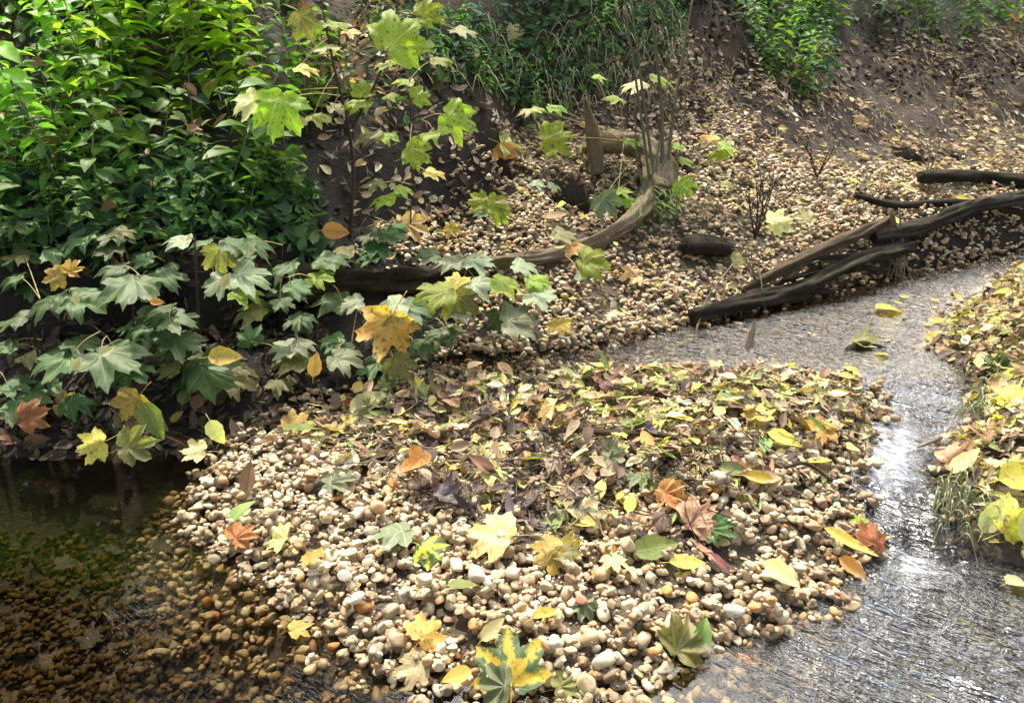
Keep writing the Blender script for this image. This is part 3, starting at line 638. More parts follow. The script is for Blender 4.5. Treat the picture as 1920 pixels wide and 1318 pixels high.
GL(1610, 985, 36, 'flat', 'm_bright', 110, 'small green leaf above the orange leaf at the rapid')
GL(1540, 815, 76, 'flat', 'm_orange', 260, 'glowing orange leaf at the right end of the litter', tilt=(0, -.5))
GL(1510, 822, 88, 'curl', 'm_brown', 160, 'purple brown curled leaf beside the glowing orange leaf')
GL(1420, 908, 85, 'narrow', 'o_yellow', -8, 'yellow green strap shaped leaf on the right pebbles')
GL(1270, 795, 66, 'oval', 'o_yellow', -40, 'pale yellow leaf with green edge in the top litter')
GL(1420, 800, 70, 'flat', 'm_yellow', 60, 'green and yellow pointed maple leaf on the right litter')
GL(1460, 835, 66, 'oval', 'o_yellow', -30, 'yellow leaf on the right litter under the pointed one')
GL(1365, 765, 70, 'oval', 'o_green', 10, 'grey green leaf lying in the back litter')
GL(1130, 775, 75, 'flat', 'm_bright', 160, 'bright green leaf in the back litter')
GL(1020, 800, 76, 'halffold', 'm_tan', 170, 'beige leaf over the left end of the long stick')
GL(990, 802, 60, 'flat', 'm_orange', 60, 'orange yellow ragged leaf left of the long stick')
GL(965, 815, 56, 'oval', 'o_orange', -40, 'orange brown small leaf with pale rim near the long stick')
GL(1215, 845, 52, 'oval', 'o_orange', 100, 'burnt orange leaf under the long stick')
GL(1140, 740, 80, 'curl', 'm_brown', 40, 'dark brown curled leaf at the back water edge')
GL(860, 742, 90, 'halffold', 'm_brown', 30, 'purple brown leaf at the back left of the litter')
GL(655, 763, 52, 'oval', 'o_orange', 5, 'bright orange brown leaf behind the pale oval leaf')
GL(1090, 890, 52, 'curl', 'm_brown', 100, 'crumpled brown leaf in the middle of the litter')
GL(1050, 628, 58, 'flat', 'm_yellow', -80, 'pale yellow maple leaf on the far gravel above the water', tilt=(0, -.5))
GL(1180, 530, 55, 'halffold', 'm_tan', 200, 'tan leaf on the shaded far gravel')
GL(1460, 436, 66, 'flat', 'm_pale', 20, 'pale cream maple leaf on the far gravel slope', tilt=(0, -.4))
GL(1510, 408, 50, 'flat', 'm_pale', 110, 'smaller pale maple leaf above the cream one on the far slope', tilt=(0, -.3))
GL(1385, 492, 40, 'flat', 'm_pale', 10, 'small cream leaf on the gravel behind the dark log', tilt=(0, -.3))
GL(945, 326, 56, 'oval', 'o_orange', 0, 'rusty orange leaf at the upper left of the far gravel')
GL(955, 296, 62, 'halffold', 'm_pale', 10, 'pale green yellow leaf on the top of the far gravel')
GL(1105, 245, 50, 'halffold', 'm_tan', 80, 'brown leaf at the top of the far gravel')
GL(1035, 412, 46, 'oval', 'o_brown', 10, 'brown oval leaf on the far gravel left of the hollow')
GL(966, 100, 44, 'flat', 'm_pale', 20, 'cream star shaped leaf caught in the herbs at the top centre', tilt=(0, -1.2), lift=.05)
GL(1035, 14, 50, 'halffold', 'm_tan', 20, 'pale brown leaf at the top edge among the herbs', tilt=(0, -1.), lift=.05)
GL(1612, 238, 42, 'flat', 'm_tan', 200, 'buff leaf on the brown slope at the right', tilt=(0, -.5))
GL(1900, 42, 55, 'oval', 'o_orange', 30, 'orange leaf at the top right of the brown slope')
GL(1620, 650, 60, 'curl', 'm_olive', 0, 'yellow green curled leaf on the stone in the far channel')
GL(1660, 585, 62, 'oval', 'o_yellow', 5, 'yellow leaf floating flat in the far channel')
GL(1860, 580, 70, 'flat', 'm_orange', 170, 'pink orange leaf at the top of the right bank', tilt=(0, -.3))
GL(1855, 612, 46, 'flat', 'm_orange', 30, 'small rust orange leaf below the pink orange leaf')
GL(1808, 600, 66, 'flat', 'm_yellow', 10, 'lemon yellow leaf at the water side of the right bank')
GL(1900, 665, 70, 'flat', 'm_yellow', 200, 'golden yellow leaf at the right frame edge')
GL(1865, 690, 58, 'halffold', 'm_green', 90, 'blue green leaf standing at the channel side of the right bank', tilt=(-.3, -1.))
GL(1890, 770, 100, 'curl', 'm_yellow', 210, 'golden curled leaf arching over the right bank', tilt=(-.1, -.4), lift=.02)
GL(1822, 815, 50, 'oval', 'o_yellow', 15, 'small yellow pointed leaf right of the foam')
GL(1895, 820, 60, 'flat', 'm_pale', 70, 'cream leaf tip at the right frame edge')
GL(1790, 880, 90, 'curl', 'm_tan', 20, 'brown curled leaf lying beside the rapid', tilt=(0, -.4), lift=.01)
GL(1800, 898, 72, 'oval', 'o_pale', 20, 'pale buff oval leaf just under the brown curled leaf', lift=.02)
GL(1875, 885, 90, 'flat', 'm_pale', 30, 'pale green maple leaf on the right bank', tilt=(0, -.2))
GL(1895, 922, 92, 'oval', 'o_yellow', 8, 'bright lemon yellow blade shaped leaf at the right edge', tilt=(0, -.3), lift=.03)
GL(1885, 1000, 110, 'curl', 'm_yellow', 60, 'yellow green upright leaf at the foot of the right bank', tilt=(.1, -1.1), lift=.03)
GL(1840, 995, 76, 'oval', 'o_pale', 60, 'silvery green oval leaf left of the upright leaf', tilt=(-.2, -.9), lift=.02)
GL(1912, 1010, 90, 'oval', 'o_pale', 75, 'olive buff leaf at the right frame edge at the foot of the bank', tilt=(.1, -1.0), lift=.02)
GL(1900, 1098, 56, 'oval', 'o_pale', 15, 'single pale leaf on the ripples at the right edge')
# shaded litter on the left bank
GL(330, 793, 30, 'oval', 'o_yellow', 60, 'tiny yellow leaf on dark soil left of the light green leaf')
GL(62, 815, 60, 'halffold', 'm_olive', -40, 'dull olive leaf low on the left bank', tilt=(0, -.5))
GL(130, 770, 60, 'halffold', 'm_tan', -10, 'faded brown leaf on the dark left bank', tilt=(0, -.7))
GL(628, 506, 52, 'oval', 'o_orange', 0, 'orange edged leaf on top of the fallen trunk', tilt=(0, -.8), lift=.1)
GL(850, 480, 40, 'flat', 'm_yellow', -60, 'small bright yellow leaf on the fallen trunk', tilt=(0, -.8), lift=.08)
GL(780, 480, 72, 'halffold', 'm_tan', -20, 'tan withered leaf on the fallen trunk', tilt=(0, -.7), lift=.08)
def hang(px, py, w_, kind, mname, ang, t, label, up=.4, var=0):
    c = at(px, py, t); size = w_/F*t/(1.5 if kind in ('flat', 'curl', 'halffold') else 1.05); a = math.radians(ang); tip = Vector((math.cos(a), -.1, math.sin(a))); nr = Vector((.1, -(1-up)-.1, up+.1)).normalized()
    tp = (tip-nr*tip.dot(nr)).normalized(); o = put_leaf('fallen_leaf', lib(kind, var, mname), c-tp*size*.4, nr, tip, size); tag(o, label, 'leaf')
hang(243, 765, 84, 'halffold', 'm_yellow', -125, 2.36, 'golden yellow leaf with a green half hanging on the left bank', .3)
hang(283, 782, 84, 'oval', 'o_green', -65, 2.36, 'olive green half of leaf right of the golden leaf on the left bank', .2, 1)
hang(590, 688, 50, 'oval', 'o_orange', 80, 2.5, 'orange brown round leaf under the young maple leaves', .3, 1)
hang(722, 628, 125, 'curl', 'm_orange', 250, 2.55, 'big withered orange brown maple leaf hanging over the dark hollow', .1, 3)
hang(415, 668, 64, 'oval', 'o_yellow', 12, 2.36, 'golden yellow leaf caught on the dark green leaves', .45, 2)
hang(98, 522, 56, 'flat', 'm_yellow', 200, 2.5, 'golden ragged leaf lying on the shaded log at the left', .3, 1)
hang(137, 500, 44, 'halffold', 'm_orange', 60, 2.52, 'brown orange leaf right of the golden ragged leaf', .3, 2)
hang(167, 838, 76, 'flat', 'm_yellow', 200, 2.28, 'yellow olive leaf at the pool edge on the left', .4, 2)
hang(262, 832, 86, 'halffold', 'm_olive', 20, 2.3, 'olive green broad leaf at the pool edge', .35, 1)
hang(66, 776, 76, 'flat', 'm_orange', 30, 2.4, 'brown maple leaf on the dark left bank', .4, 3)
hang(360, 846, 62, 'flat', 'm_pale', 175, 2.32, 'pale yellow leaf lying flat at the pool edge', .75, 0)
hang(403, 806, 56, 'oval', 'o_pale', -65, 2.4, 'light green leaf standing at the left tip of the island', .2, 2)
hang(200, 660, 34, 'oval', 'o_pale', 50, 2.33, 'small cream leaf resting on the largest dark green maple leaf', .5, 0)
hang(142, 684, 34, 'oval', 'o_pale', 60, 2.33, 'small pale pinkish leaf at the left edge of the largest maple leaf', .3, 1)
hang(143, 560, 26, 'oval', 'o_pale', 100, 2.42, 'small pale green drop shaped leaf on a dark green leaf', .2, 2)
hang(292, 566, 28, 'oval', 'o_orange', 0, 2.42, 'small orange leaf at the edge of the dark green leaf', .4, 1)
hang(422, 528, 34, 'oval', 'o_pale', 65, 2.5, 'small buff leaf folded over the grey green leaf', .3, 1)
# repeated leaves that nothing tells apart
def many(n, poly_px, kinds, size, label, group, tiltr=.35, z=1, name='fallen_leaf'):
    P = wpoly(poly_px); x0, y0 = P.min(0); x1, y1 = P.max(0); k = 0
    for q_ in range(n*60):
        if k >= n: break
        x, y = random.uniform(x0, x1), random.uniform(y0, y1)
        if sdp(P, np.array([x]), np.array([y]))[0] < 0: continue
        kd, mn = random.choice(kinds); s = random.uniform(*size)*(1.0 if kd in ('oval', 'narrow') else .62)
        zc, nn = fit(x, y, s*.5); zc = max(zc, float(WL(x, y))+.002 if y < foot(x)+.1 else zc)
        nn = (nn+Vector((random.gauss(0, tiltr), random.gauss(0, tiltr), 0))).normalized(); a = random.uniform(0, 2*PI); tip = Vector((math.cos(a), math.sin(a), 0))
        o = put_leaf(name, lib(kd, random.randrange(4), mn), Vector((x, y, zc+.004+s*.12)), nn, tip, s); tag(o, label, 'leaf', group); k += 1
ISLTOP = [(560, 800), (640, 755), (760, 720), (880, 705), (1100, 705), (1400, 705), (1600, 720), (1620, 790), (1590, 850), (1500, 900), (1400, 960), (1200, 1010), (1000, 1030), (850, 960), (700, 900)]
mk1 = 'fallen leaf in the matted litter on top of the gravel island'
many(24, ISLTOP, [('narrow', 'o_yellow'), ('oval', 'o_yellow'), ('flat', 'm_yellow')], (.05, .085), 'small yellow '+mk1, 'small yellow leaves in the island litter')
many(24, ISLTOP, [('narrow', 'o_green'), ('oval', 'o_green'), ('narrow', 'o_green'), ('halffold', 'm_olive')], (.05, .09), 'small olive green '+mk1, 'small green leaves in the island litter')
many(16, ISLTOP, [('oval', 'o_brown'), ('curl', 'm_brown'), ('narrow', 'o_red')], (.05, .09), 'small brown '+mk1, 'small brown leaves in the island litter')
many(12, ISLTOP, [('curl', 'm_dark'), ('halffold', 'm_dark')], (.05, .09), 'blackened '+mk1, 'blackened leaves in the island litter')
many(20, ISLTOP, [('narrow', 'o_pale'), ('oval', 'o_pale'), ('halffold', 'm_pale')], (.05, .09), 'small straw coloured '+mk1, 'straw coloured leaves in the island litter')
RBT = [(1925, 500), (1860, 545), (1790, 600), (1760, 640), (1830, 720), (1850, 780), (1800, 850), (1830, 960), (1925, 1040)]
many(18, RBT, [('flat', 'm_yellow'), ('oval', 'o_yellow'), ('halffold', 'm_yellow')], (.05, .10), 'yellow fallen leaf in the heap on the right bank', 'yellow leaves heaped on the right bank')
many(14, RBT, [('flat', 'm_pale'), ('oval', 'o_pale'), ('curl', 'm_tan')], (.05, .10), 'pale buff fallen leaf in the heap on the right bank', 'buff leaves heaped on the right bank')
LBK = [(0, 740), (300, 745), (600, 720), (620, 745), (480, 790), (400, 840), (250, 868), (0, 862)]
many(14, LBK, [('oval', 'o_brown'), ('curl', 'm_brown'), ('flat', 'm_brown')], (.05, .09), 'brown fallen leaf on the shaded soil of the left bank', 'brown leaves on the left bank', .6)
many(6, LBK, [('oval', 'o_green'), ('halffold', 'm_olive')], (.05, .08), 'dull green fallen leaf on the shaded soil of the left bank', 'dull green leaves on the left bank', .6)
CHN = [(1300, 690), (1620, 640), (1700, 560), (1850, 520), (1820, 560), (1750, 640), (1640, 700), (1500, 705)]
many(9, CHN, [('oval', 'o_yellow'), ('narrow', 'o_yellow'), ('flat', 'm_yellow')], (.04, .08), 'yellow leaf floating at the far edge of the shallow channel', 'yellow leaves in the far channel', .08)
FAR = [(870, 640), (1300, 590), (1560, 500), (1900, 400), (1700, 340), (1450, 280), (1250, 240), (960, 270), (860, 400), (900, 560)]
many(13, FAR, [('flat', 'm_yellow'), ('oval', 'o_yellow'), ('flat', 'm_pale')], (.04, .07), 'yellow fallen leaf on the pale gravel of the far bank', 'yellow leaves on the far gravel bank')
many(9, FAR, [('oval', 'o_brown'), ('curl', 'm_tan'), ('oval', 'o_pale')], (.04, .07), 'tan fallen leaf on the pale gravel of the far bank', 'tan leaves on the far gravel bank')
# ------------------------------------------------------------------ litter (one mass per place)
def tri_geo(me):
    V = np.array([v.co[:] for v in me.vertices]); T = np.array([p.vertices[:] for p in me.polygons]); bpy.data.meshes.remove(me); return V, T, None
BB = [oval_verts(s, w, dr, fo, nseg=5, tooth=0, twist=tw) for s, w, dr, fo, tw in ((0, .10, .2, .5, 0), (1, .16, -.3, .4, .5), (2, .30, .2, .3, 0), (3, .26, -.25, .5, -.6), (4, .05, .1, .5, .3), (5, .035, -.2, .2, 0))]
for s_, f_, d_, c_ in ((301, .15, .1, .2), (302, .6, .3, -.3), (303, .25, -.1, .8)):
    v, t, _ = tri_geo(maple_mesh('tmp', s_, f_, d_, c_, .5)); BB.append((v*.6+np.array([0, .3, 0]), t, None))
def frames(nrm, yaw):
    nrm = nrm/np.linalg.norm(nrm, axis=1)[:, None]; t = np.c_[np.cos(yaw), np.sin(yaw), np.zeros(len(yaw))]
    t = t-nrm*(t*nrm).sum(1)[:, None]; t /= np.linalg.norm(t, axis=1)[:, None]; x = np.cross(t, nrm); return np.stack([x, t, nrm], axis=2)
def bits(name, n, poly, size, cols, label, cat='leaf litter', tilt=.35, dens=None, zup=.012, which=(0, 1, 2, 3, 4, 5), yawc=None, mt='bits', thin=1.0):
    P = wpoly(poly) if not isinstance(poly, np.ndarray) else poly
    x0, y0 = P.min(0); x1, y1 = P.max(0)
    X = rng.uniform(x0, x1, n*4); Y = rng.uniform(y0, y1, n*4); ok = sdp(P, X, Y) > rng.uniform(-.05, .02, n*4)
    ok &= pitm(X, Y) > 0
    if dens is not None: ok &= rng.random(n*4) < dens(X, Y)
    X, Y = X[ok][:n], Y[ok][:n]; n = len(X); Z = surf_v(X, Y); e = .02
    gx_ = (H(X+e, Y)-H(X-e, Y))/(2*e); gy_ = (H(X, Y+e)-H(X, Y-e))/(2*e)
    nr = np.c_[-gx_+rng.normal(0, tilt, n), -gy_+rng.normal(0, tilt, n), np.ones(n)]
    yaw = rng.uniform(0, 2*PI, n) if yawc is None else yawc+rng.normal(0, .45, n)
    R = frames(nr, yaw); S = rng.uniform(size[0], size[1], n)
    Z = np.maximum(Z, np.where(Y < foot(X)+.05, WL(X, Y), -9))+rng.random(n)*zup+.003
    C = np.array(cols)[rng.integers(0, len(cols), n)]*rng.uniform(.7, 1.15, (n, 1)); w = rng.choice(which, n)
    Vs, Ts, Cs, off = [], [], [], 0
    for k in range(n):
        v, t, _ = BB[w[k]]; vv = (v-np.array([0, .5, 0]))*S[k]; Vs.append(vv@R[k].T+np.array([X[k], Y[k], Z[k]])); Ts.append(t+off); off += len(v); Cs.append(np.repeat(C[k][None], len(v), 0))
    me = big_mesh(name, np.vstack(Vs), np.vstack(Ts), True, {'tint': np.vstack(Cs)}); o = link(name, me, None, M[mt]); tag(o, label, cat, None, 'stuff'); return o
TC = [(.50, .40, .25), (.42, .30, .17), (.56, .48, .34), (.32, .21, .12), (.24, .15, .09), (.50, .42, .16), (.16, .10, .07)]
YC = [(.50, .44, .14), (.38, .38, .12), (.26, .29, .09), (.55, .48, .28), (.42, .32, .18), (.20, .22, .08), (.30, .19, .10), (.10, .07, .06), (.06, .045, .05), (.48, .36, .10)]
YC = [tuple(min(.8, v*1.1) for v in c_) for c_ in YC]
BC = [(.10, .07, .055), (.15, .10, .07), (.22, .15, .10), (.07, .055, .05), (.32, .24, .15)]
bits('leaf_litter', 3100, ISLTOP, (.028, .075), YC+TC, 'matted yellow and olive leaf litter over the top of the gravel island', dens=lambda X, Y: np.clip(.15+.9*sm(Y, 1.85, 2.3)+1.2*vn(X*5, Y*7), .03, 1), zup=.02, tilt=.24, which=(0, 1, 2, 3, 4, 5, 0, 1, 4, 3, 4, 6, 7, 8))
bits('leaf_litter', 620, [(640, 800), (760, 760), (950, 780), (1150, 830), (1160, 900), (1080, 980), (900, 980), (780, 930)], (.03, .075), BC, 'dark rotting leaves in the middle of the island', zup=.02, tilt=.5)
bits('leaf_litter', 1700, RBT, (.025, .06), YC+TC, 'small leaf fragments between the leaves on the right bank', zup=.03, tilt=.5, which=(0, 1, 2, 3, 6, 7, 8))
bits('leaf_litter', 4200, [(1240, 60), (1925, 60), (1925, 420), (1700, 360), (1560, 320), (1480, 290), (1340, 190)], (.022, .060), TC, 'small pale dead leaves strewn over the brown slope at the right', tilt=.4, zup=.015, yawc=-.9, which=(0, 1, 2, 3, 4), dens=lambda X, Y: np.clip(.2+1.1*sm(vn(X*3, Y*3)+.5, .25, .8), 0, 1))
bits('leaf_litter', 2800, TAL, (.02, .045), TC+[(.5, .46, .14)], 'bits of dead leaf and husk among the far bank pebbles', tilt=.4)
bits('leaf_litter', 1300, [(0, 560), (600, 560), (640, 730), (480, 800), (400, 845), (0, 866)], (.03, .065), [(.065, .045, .032), (.10, .07, .045), (.04, .03, .024), (.09, .085, .035)], 'dark dead leaves under the young maples on the left bank', tilt=.6)  # tints lowered to put the undercut's shade into the leaf colour
bits('leaf_litter', 900, [(600, 120), (760, 20), (1000, 130), (1250, 130), (1300, 40), (1260, 220), (1080, 230), (860, 400), (700, 440), (600, 300)], (.03, .06), TC+BC, 'dead leaves on the dark earth below the herbs', tilt=.6, zup=.03)
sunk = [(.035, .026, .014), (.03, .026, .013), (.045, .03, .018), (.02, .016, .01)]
def bed_leaves():
    P = np.array([gz(0, 880, 0), gz(400, 880, 0), gz(330, 1000, 0), gz(330, 1150, 0), gz(560, 1290, 0), (-.35, .9), (-2.2, .9), (-2.2, 2.05)])
    x = rng.uniform(-2.2, -.3, 900); y = rng.uniform(.9, 2.1, 900); ok = sdp(P, x, y) > 0; x, y = x[ok], y[ok]; Vs, Ts, Cs, off = [], [], [], 0
    mv = [maple_mesh('tmp', 200+i, .08, .08, .05, 0) for i in range(4)]
    geo = [(np.array([v.co[:] for v in m_.vertices]), [p.vertices[:] for p in m_.polygons]) for m_ in mv]
    for k in range(min(30, len(x))):
        v, t = geo[k % 4]; s = random.uniform(.03, .06); z = surf(x[k], y[k], .02)+.006; R = frames(np.array([[random.gauss(0, .15), random.gauss(0, .15), 1.]]), np.array([random.uniform(0, 6.28)]))[0]
        Vs.append((v*s)@R.T+np.array([x[k], y[k], z])); tt = [tuple(q) for q in t]
        Ts += [tuple(np.array(q)+off) for q in tt ]; off += len(v); Cs.append(np.repeat(np.array(random.choice(sunk))[None], len(v), 0))
    for m_ in mv: bpy.data.meshes.remove(m_)
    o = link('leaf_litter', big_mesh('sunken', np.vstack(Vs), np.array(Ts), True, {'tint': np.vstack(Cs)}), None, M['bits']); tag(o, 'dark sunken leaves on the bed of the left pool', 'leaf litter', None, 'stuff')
bed_leaves()
# twigs and straws lying about
def straws(n, poly, L0, L1, m, label, z=.012, r=.0014):
    P = wpoly(poly); x0, y0 = P.min(0); x1, y1 = P.max(0); mb = MB(); k = 0
    while k < n:
        x, y = random.uniform(x0, x1), random.uniform(y0, y1)
        if sdp(P, np.array([x]), np.array([y]))[0] < 0: continue
        k += 1; a = random.uniform(0, PI); l = random.uniform(L0, L1)/2; pts = []
        bend = random.uniform(-.5, .5)
        for u in (-1, 0, 1):
            xx = x+math.cos(a+bend*u)*l*u; yy = y+math.sin(a+bend*u)*l*u; pts.append((xx, yy, max(surf(xx, yy, .012), float(WL(xx, yy)) if yy < foot(xx) else -9)+z*random.uniform(.4, 1.6)))
        mb.tube(pts, r*random.uniform(.7, 1.6), 4, 0, 3, False)
    o = mb.build('leaf_stalks', m); tag(o, label, 'stalks', None, 'stuff')
straws(260, ISLTOP, .06, .2, M['pale_twig'], 'pale stalks and straws scattered through the island litter')
straws(130, ISLTOP, .06, .2, M['twig'], 'thin dark twigs scattered through the island litter')
straws(170, [(1260, 80), (1925, 80), (1925, 420), (1560, 330), (1340, 190)], .08, .26, M['pale_twig'], 'thin pale stalks on the brown slope', .02)
straws(80, RBT, .05, .18, M['pale_twig'], 'pale stalks among the right bank leaves', .02)
# ------------------------------------------------------------------ logs, sticks, stump
def tube_thing(name, label, cat, pts, R, m, sides=16, rough=.35, curve=8, group=None):
    mb = MB()
    if sides >= 14:
        pts = [Vector(p) for p in pts]; d0 = (pts[0]-pts[1]).normalized(); d1 = (pts[-1]-pts[-2]).normalized(); R = list(R)
        for P_, D_, r_ in ((pts[0], d0, R[0]), (pts[-1], d1, R[-1])):
            for q_ in range(5):
                o_ = Vector((random.uniform(-1, 1), random.uniform(-1, 1), random.uniform(-1, 1)))*r_*.5
                mb.tube([P_+o_-D_*r_*1.5, P_+o_*.9+D_*r_*random.uniform(.4, 1.8)], [r_*.4, r_*.06], 6, .4, 3)
        pts = [pts[0]+d0*R[0]*.4]+pts+[pts[-1]+d1*R[-1]*.4]; R = [R[0]*.55]+R+[R[-1]*.55]
    mb.tube(pts, R, sides, rough, curve); o = mb.build(name, m); tag(o, label, cat, group); return o
def G(px, py, dz=0):
    p = hit(px, py, .02); return Vector((p.x, p.y, max(surf(p.x, p.y, .02), float(WL(p.x, p.y)) if p.y < foot(p.x) else -9)+dz))
tube_thing('fallen_log', 'long dark wet log lying along the far water edge', 'log', [G(1304, 602, .01), G(1400, 578, .02), G(1500, 556, .03), G(1600, 531, .04), G(1695, 504, .05)], [.024, .034, .039, .037, .03], M['log_dark'], 30, .65, 26)
tube_thing('fallen_log', 'brown log resting on top of the dark wet log', 'log', [G(1400, 556, .04), G(1470, 530, .05), G(1560, 500, .06), G(1650, 462, .06)], [.012, .022, .026, .020], M['log_brown'], 30, .8, 22)
tube_thing('fallen_log', 'dark log running out of the frame beyond the hanging roots', 'log', [G(1640, 480, .05), G(1730, 455, .07), G(1820, 432, .07), G(1950, 402, .07)], [.022, .032, .034, .034], M['log_dark'], 30, .65, 26)
tube_thing('fallen_log', 'thin black log lying on the slope at the far right', 'log', [G(1730, 352, .03), G(1820, 350, .04), G(1950, 362, .04)], [.03, .035, .035], M['log_dark'], 14, .4, 10)
tube_thing('fallen_branch', 'thin dark branch under the black log at the far right', 'branch', [G(1600, 385, .02), G(1680, 400, .03), G(1800, 392, .03), G(1940, 420, .03)], [.012, .018, .02, .02], M['log_dark'], 10, .4, 10)
for k, (a, b, c) in enumerate((((1345, 600), (1450, 575), (1560, 556)), ((1480, 560), (1580, 540), (1680, 520)))):
    tube_thing('fallen_branch', ('thin black branch at the waterline under the left end of the log', 'thin black branch at the waterline under the right end of the log')[k], 'branch', [G(*a, .0), G(*b, .01), G(*c, .02)], [.012, .016, .01], M['log_dark'], 8, .4, 8)
tube_thing('log_stub', 'short dark log stub half buried in the far gravel', 'log', [G(1285, 488, .03), G(1320, 484, .035), G(1360, 486, .02)], [.04, .045, .04], M['log_dark'], 14, .4)
tube_thing('fallen_log', 'big shaded fallen log lying across the left bank', 'log', [at(-120, 500, 2.95), at(60, 512, 2.92), at(300, 528, 2.9), at(520, 532, 2.92), at(720, 528, 3.0), at(880, 512, 3.15)], [.05, .055, .055, .06, .05, .035], M['log_dark'], 30, .7, 22)  # darker bark colour stands in for the shade on this log
tube_thing('fallen_log', 'pale curved log bending up from the far gravel to the hollow stump', 'log', [G(840, 512, .02), G(930, 508, .01), G(1030, 494, .01), G(1120, 468, .02), G(1185, 430, .04), G(1222, 390, .06), G(1228, 350, .08)], [.02, .024, .028, .033, .038, .044, .048], M['log_grey'], 30, .45, 20)
# hollow stump made of a bent root mass with a dark mouth and a broken snag
st = empty('hollow_stump', G(1150, 360)); tag(st, 'broken hollow tree stump with a dark mouth and a pointed snag on the far gravel', 'tree stump')
bpy.context.view_layer.update()
def child(mb, name, m, par):
    o = mb.build(name, m); o.parent = par; o.matrix_parent_inverse = par.matrix_world.inverted(); return o
mb = MB(); mb.tube([G(1235, 395, .06), G(1232, 350, .09), G(1190, 322, .10), G(1135, 315, .10), G(1090, 318, .08)], [.055, .062, .06, .055, .035], 28, .5, 16); child(mb, 'root', M['log_grey'], st)
mb = MB(); p0 = G(1118, 345, .02); mb.tube([p0, p0+Vector((-.025, -.02, .15)), p0+Vector((-.07, -.02, .33))], [.04, .03, .007], 14, .6, 10); child(mb, 'snag', M['log_grey'], st)
tube_thing('stick', 'long grey stick lying across the litter of the island', 'stick', [G(1058, 818, .012), G(1140, 822, .014), G(1220, 828, .012), G(1290, 838, .014)], [.009, .010, .009, .008], M['log_brown'], 10, .3)
tube_thing('stick', 'short brown stick poking out of the far gravel', 'stick', [G(1068, 552, .005), G(1110, 535, .05), G(1152, 512, .06)], [.011, .012, .010], M['log_brown'], 10, .2)
tube_thing('stick', 'thin dark stick on the right pebbles of the island', 'stick', [G(1470, 885, .01), G(1510, 895, .012), G(1560, 908, .01)], [.004, .005, .004], M['twig'], 8, .2)
tube_thing('stick', 'pale curved root at the edge of the rapid', 'stick', [G(1720, 842, .005), G(1755, 838, .01), G(1780, 815, .02)], [.003, .006, .004], M['pale_twig'], 8, .2)
tube_thing('stick', 'dark twig standing in the far channel', 'stick', [G(1400, 655, -.01), G(1408, 640, .03), G(1412, 630, .06)], [.012, .012, .002], M['log_brown'], 8, .3)
tube_thing('channel_stone', 'dark mossy stone breaking the surface of the far channel', 'stone', [G(1585, 655, -.01), G(1620, 650, .0), G(1665, 652, -.01)], [.01, .022, .008], M['log_dark'], 12, .4)
tube_thing('stick', 'slender twig leaning at the left end of the dark log', 'stick', [G(1305, 620, .0), G(1325, 580, .04), G(1370, 530, .08)], [.004, .005, .003], M['pale_twig'], 6, .2)
for k in range(8):
    u0 = random.uniform(0, .55); u1 = u0+random.uniform(.25, .5); dy = random.uniform(-16, 6); P_ = [G(1310+390*u, 606-100*u+dy+random.uniform(-3, 3), .02+max(0, -dy)*.003) for u in (u0, (u0+u1)/2, u1)]
    tube_thing('fallen_branch', 'thin rotten branch in the bundle along the underside of the dark log', 'branch', P_, [.006, random.uniform(.008, .014), .005], M['log_dark'], 8, .6, 10, 'rotten branches under the dark log')
for k in range(9):
    u = random.random(); x = 1320+360*u; y = 598-95*u
    tube_thing('twig', 'thin pale twig hanging across the face of the dark log', 'twig', [G(x-random.uniform(5, 25), y-40, .05), G(x, y-12, .075), G(x+random.uniform(5, 30), y+12, .0)], [.003, .0035, .0015], M['pale_twig'], 5, .2, 5, 'pale twigs across the dark log')
for a, b, r, lb in (((1400, 572), (1392, 540), .014, 'broken branch stub on the left part of the dark log'), ((1598, 528), (1612, 500), .016, 'broken branch stub on the right part of the dark log'), ((1180, 432), (1205, 452), .014, 'broken stub on the pale curved log')):
    p = G(*a, .02); t = p.y/ray(*a)[1]; tube_thing('branch_stub', lb, 'branch stub', [p, at(b[0], b[1], t*.985)], [r, r*.5], M['log_brown'], 10, .5, 4)
# hanging roots
hr = empty('hanging_roots', G(1660, 480)); tag(hr, 'pale fine roots hanging over the gap between the logs', 'roots'); bpy.context.view_layer.update()
for k in range(9):
    x = 1650+k*3+random.uniform(-8, 8); a = G(x, 458, .12); b = G(x+random.uniform(0, 20), 505, .05); c = G(x+random.uniform(5, 38), 525, .0)
    mb = MB(); mb.tube([a, b, c], [.004, .003, .0015], 5, .2, 5); child(mb, 'root', M['pale_twig'], hr)
# bare dead twig bushes on the far gravel
def dead_bush(base, h, n, label, m, seed, spread=.5):
    r_ = random.Random(seed); e = empty('dead_twig', base); tag(e, label, 'twig'); bpy.context.view_layer.update()
    for k in range(n):
        a = r_.uniform(0, 2*PI); d = Vector((math.cos(a)*spread, math.sin(a)*spread*.5, 1)).normalized(); l = h*r_.uniform(.6, 1); p = [base, base+d*l*.5+Vector((r_.uniform(-.02, .02), 0, 0)), base+d*l+Vector((r_.uniform(-.04, .04), 0, 0))]
        mb = MB(); mb.tube(p, [.004, .003, .0012], 5, .2, 4)
        for q in range(3):
            s = base+d*l*r_.uniform(.35, .85); dd = (d+Vector((r_.uniform(-1, 1), r_.uniform(-.4, .4), r_.uniform(0, .4)))).normalized()*l*.3; mb.tube([s, s+dd], [.0022, .001], 4, 0, 1)
        child(mb, 'branch', m, e)
dead_bush(G(1415, 455), .38, 5, 'dark bare twig branching up from the far gravel slope', M['twig'], 1, .35)
dead_bush(G(1530, 345), .22, 4, 'small bare twig on the edge of the far gravel', M['twig'], 2, .5)
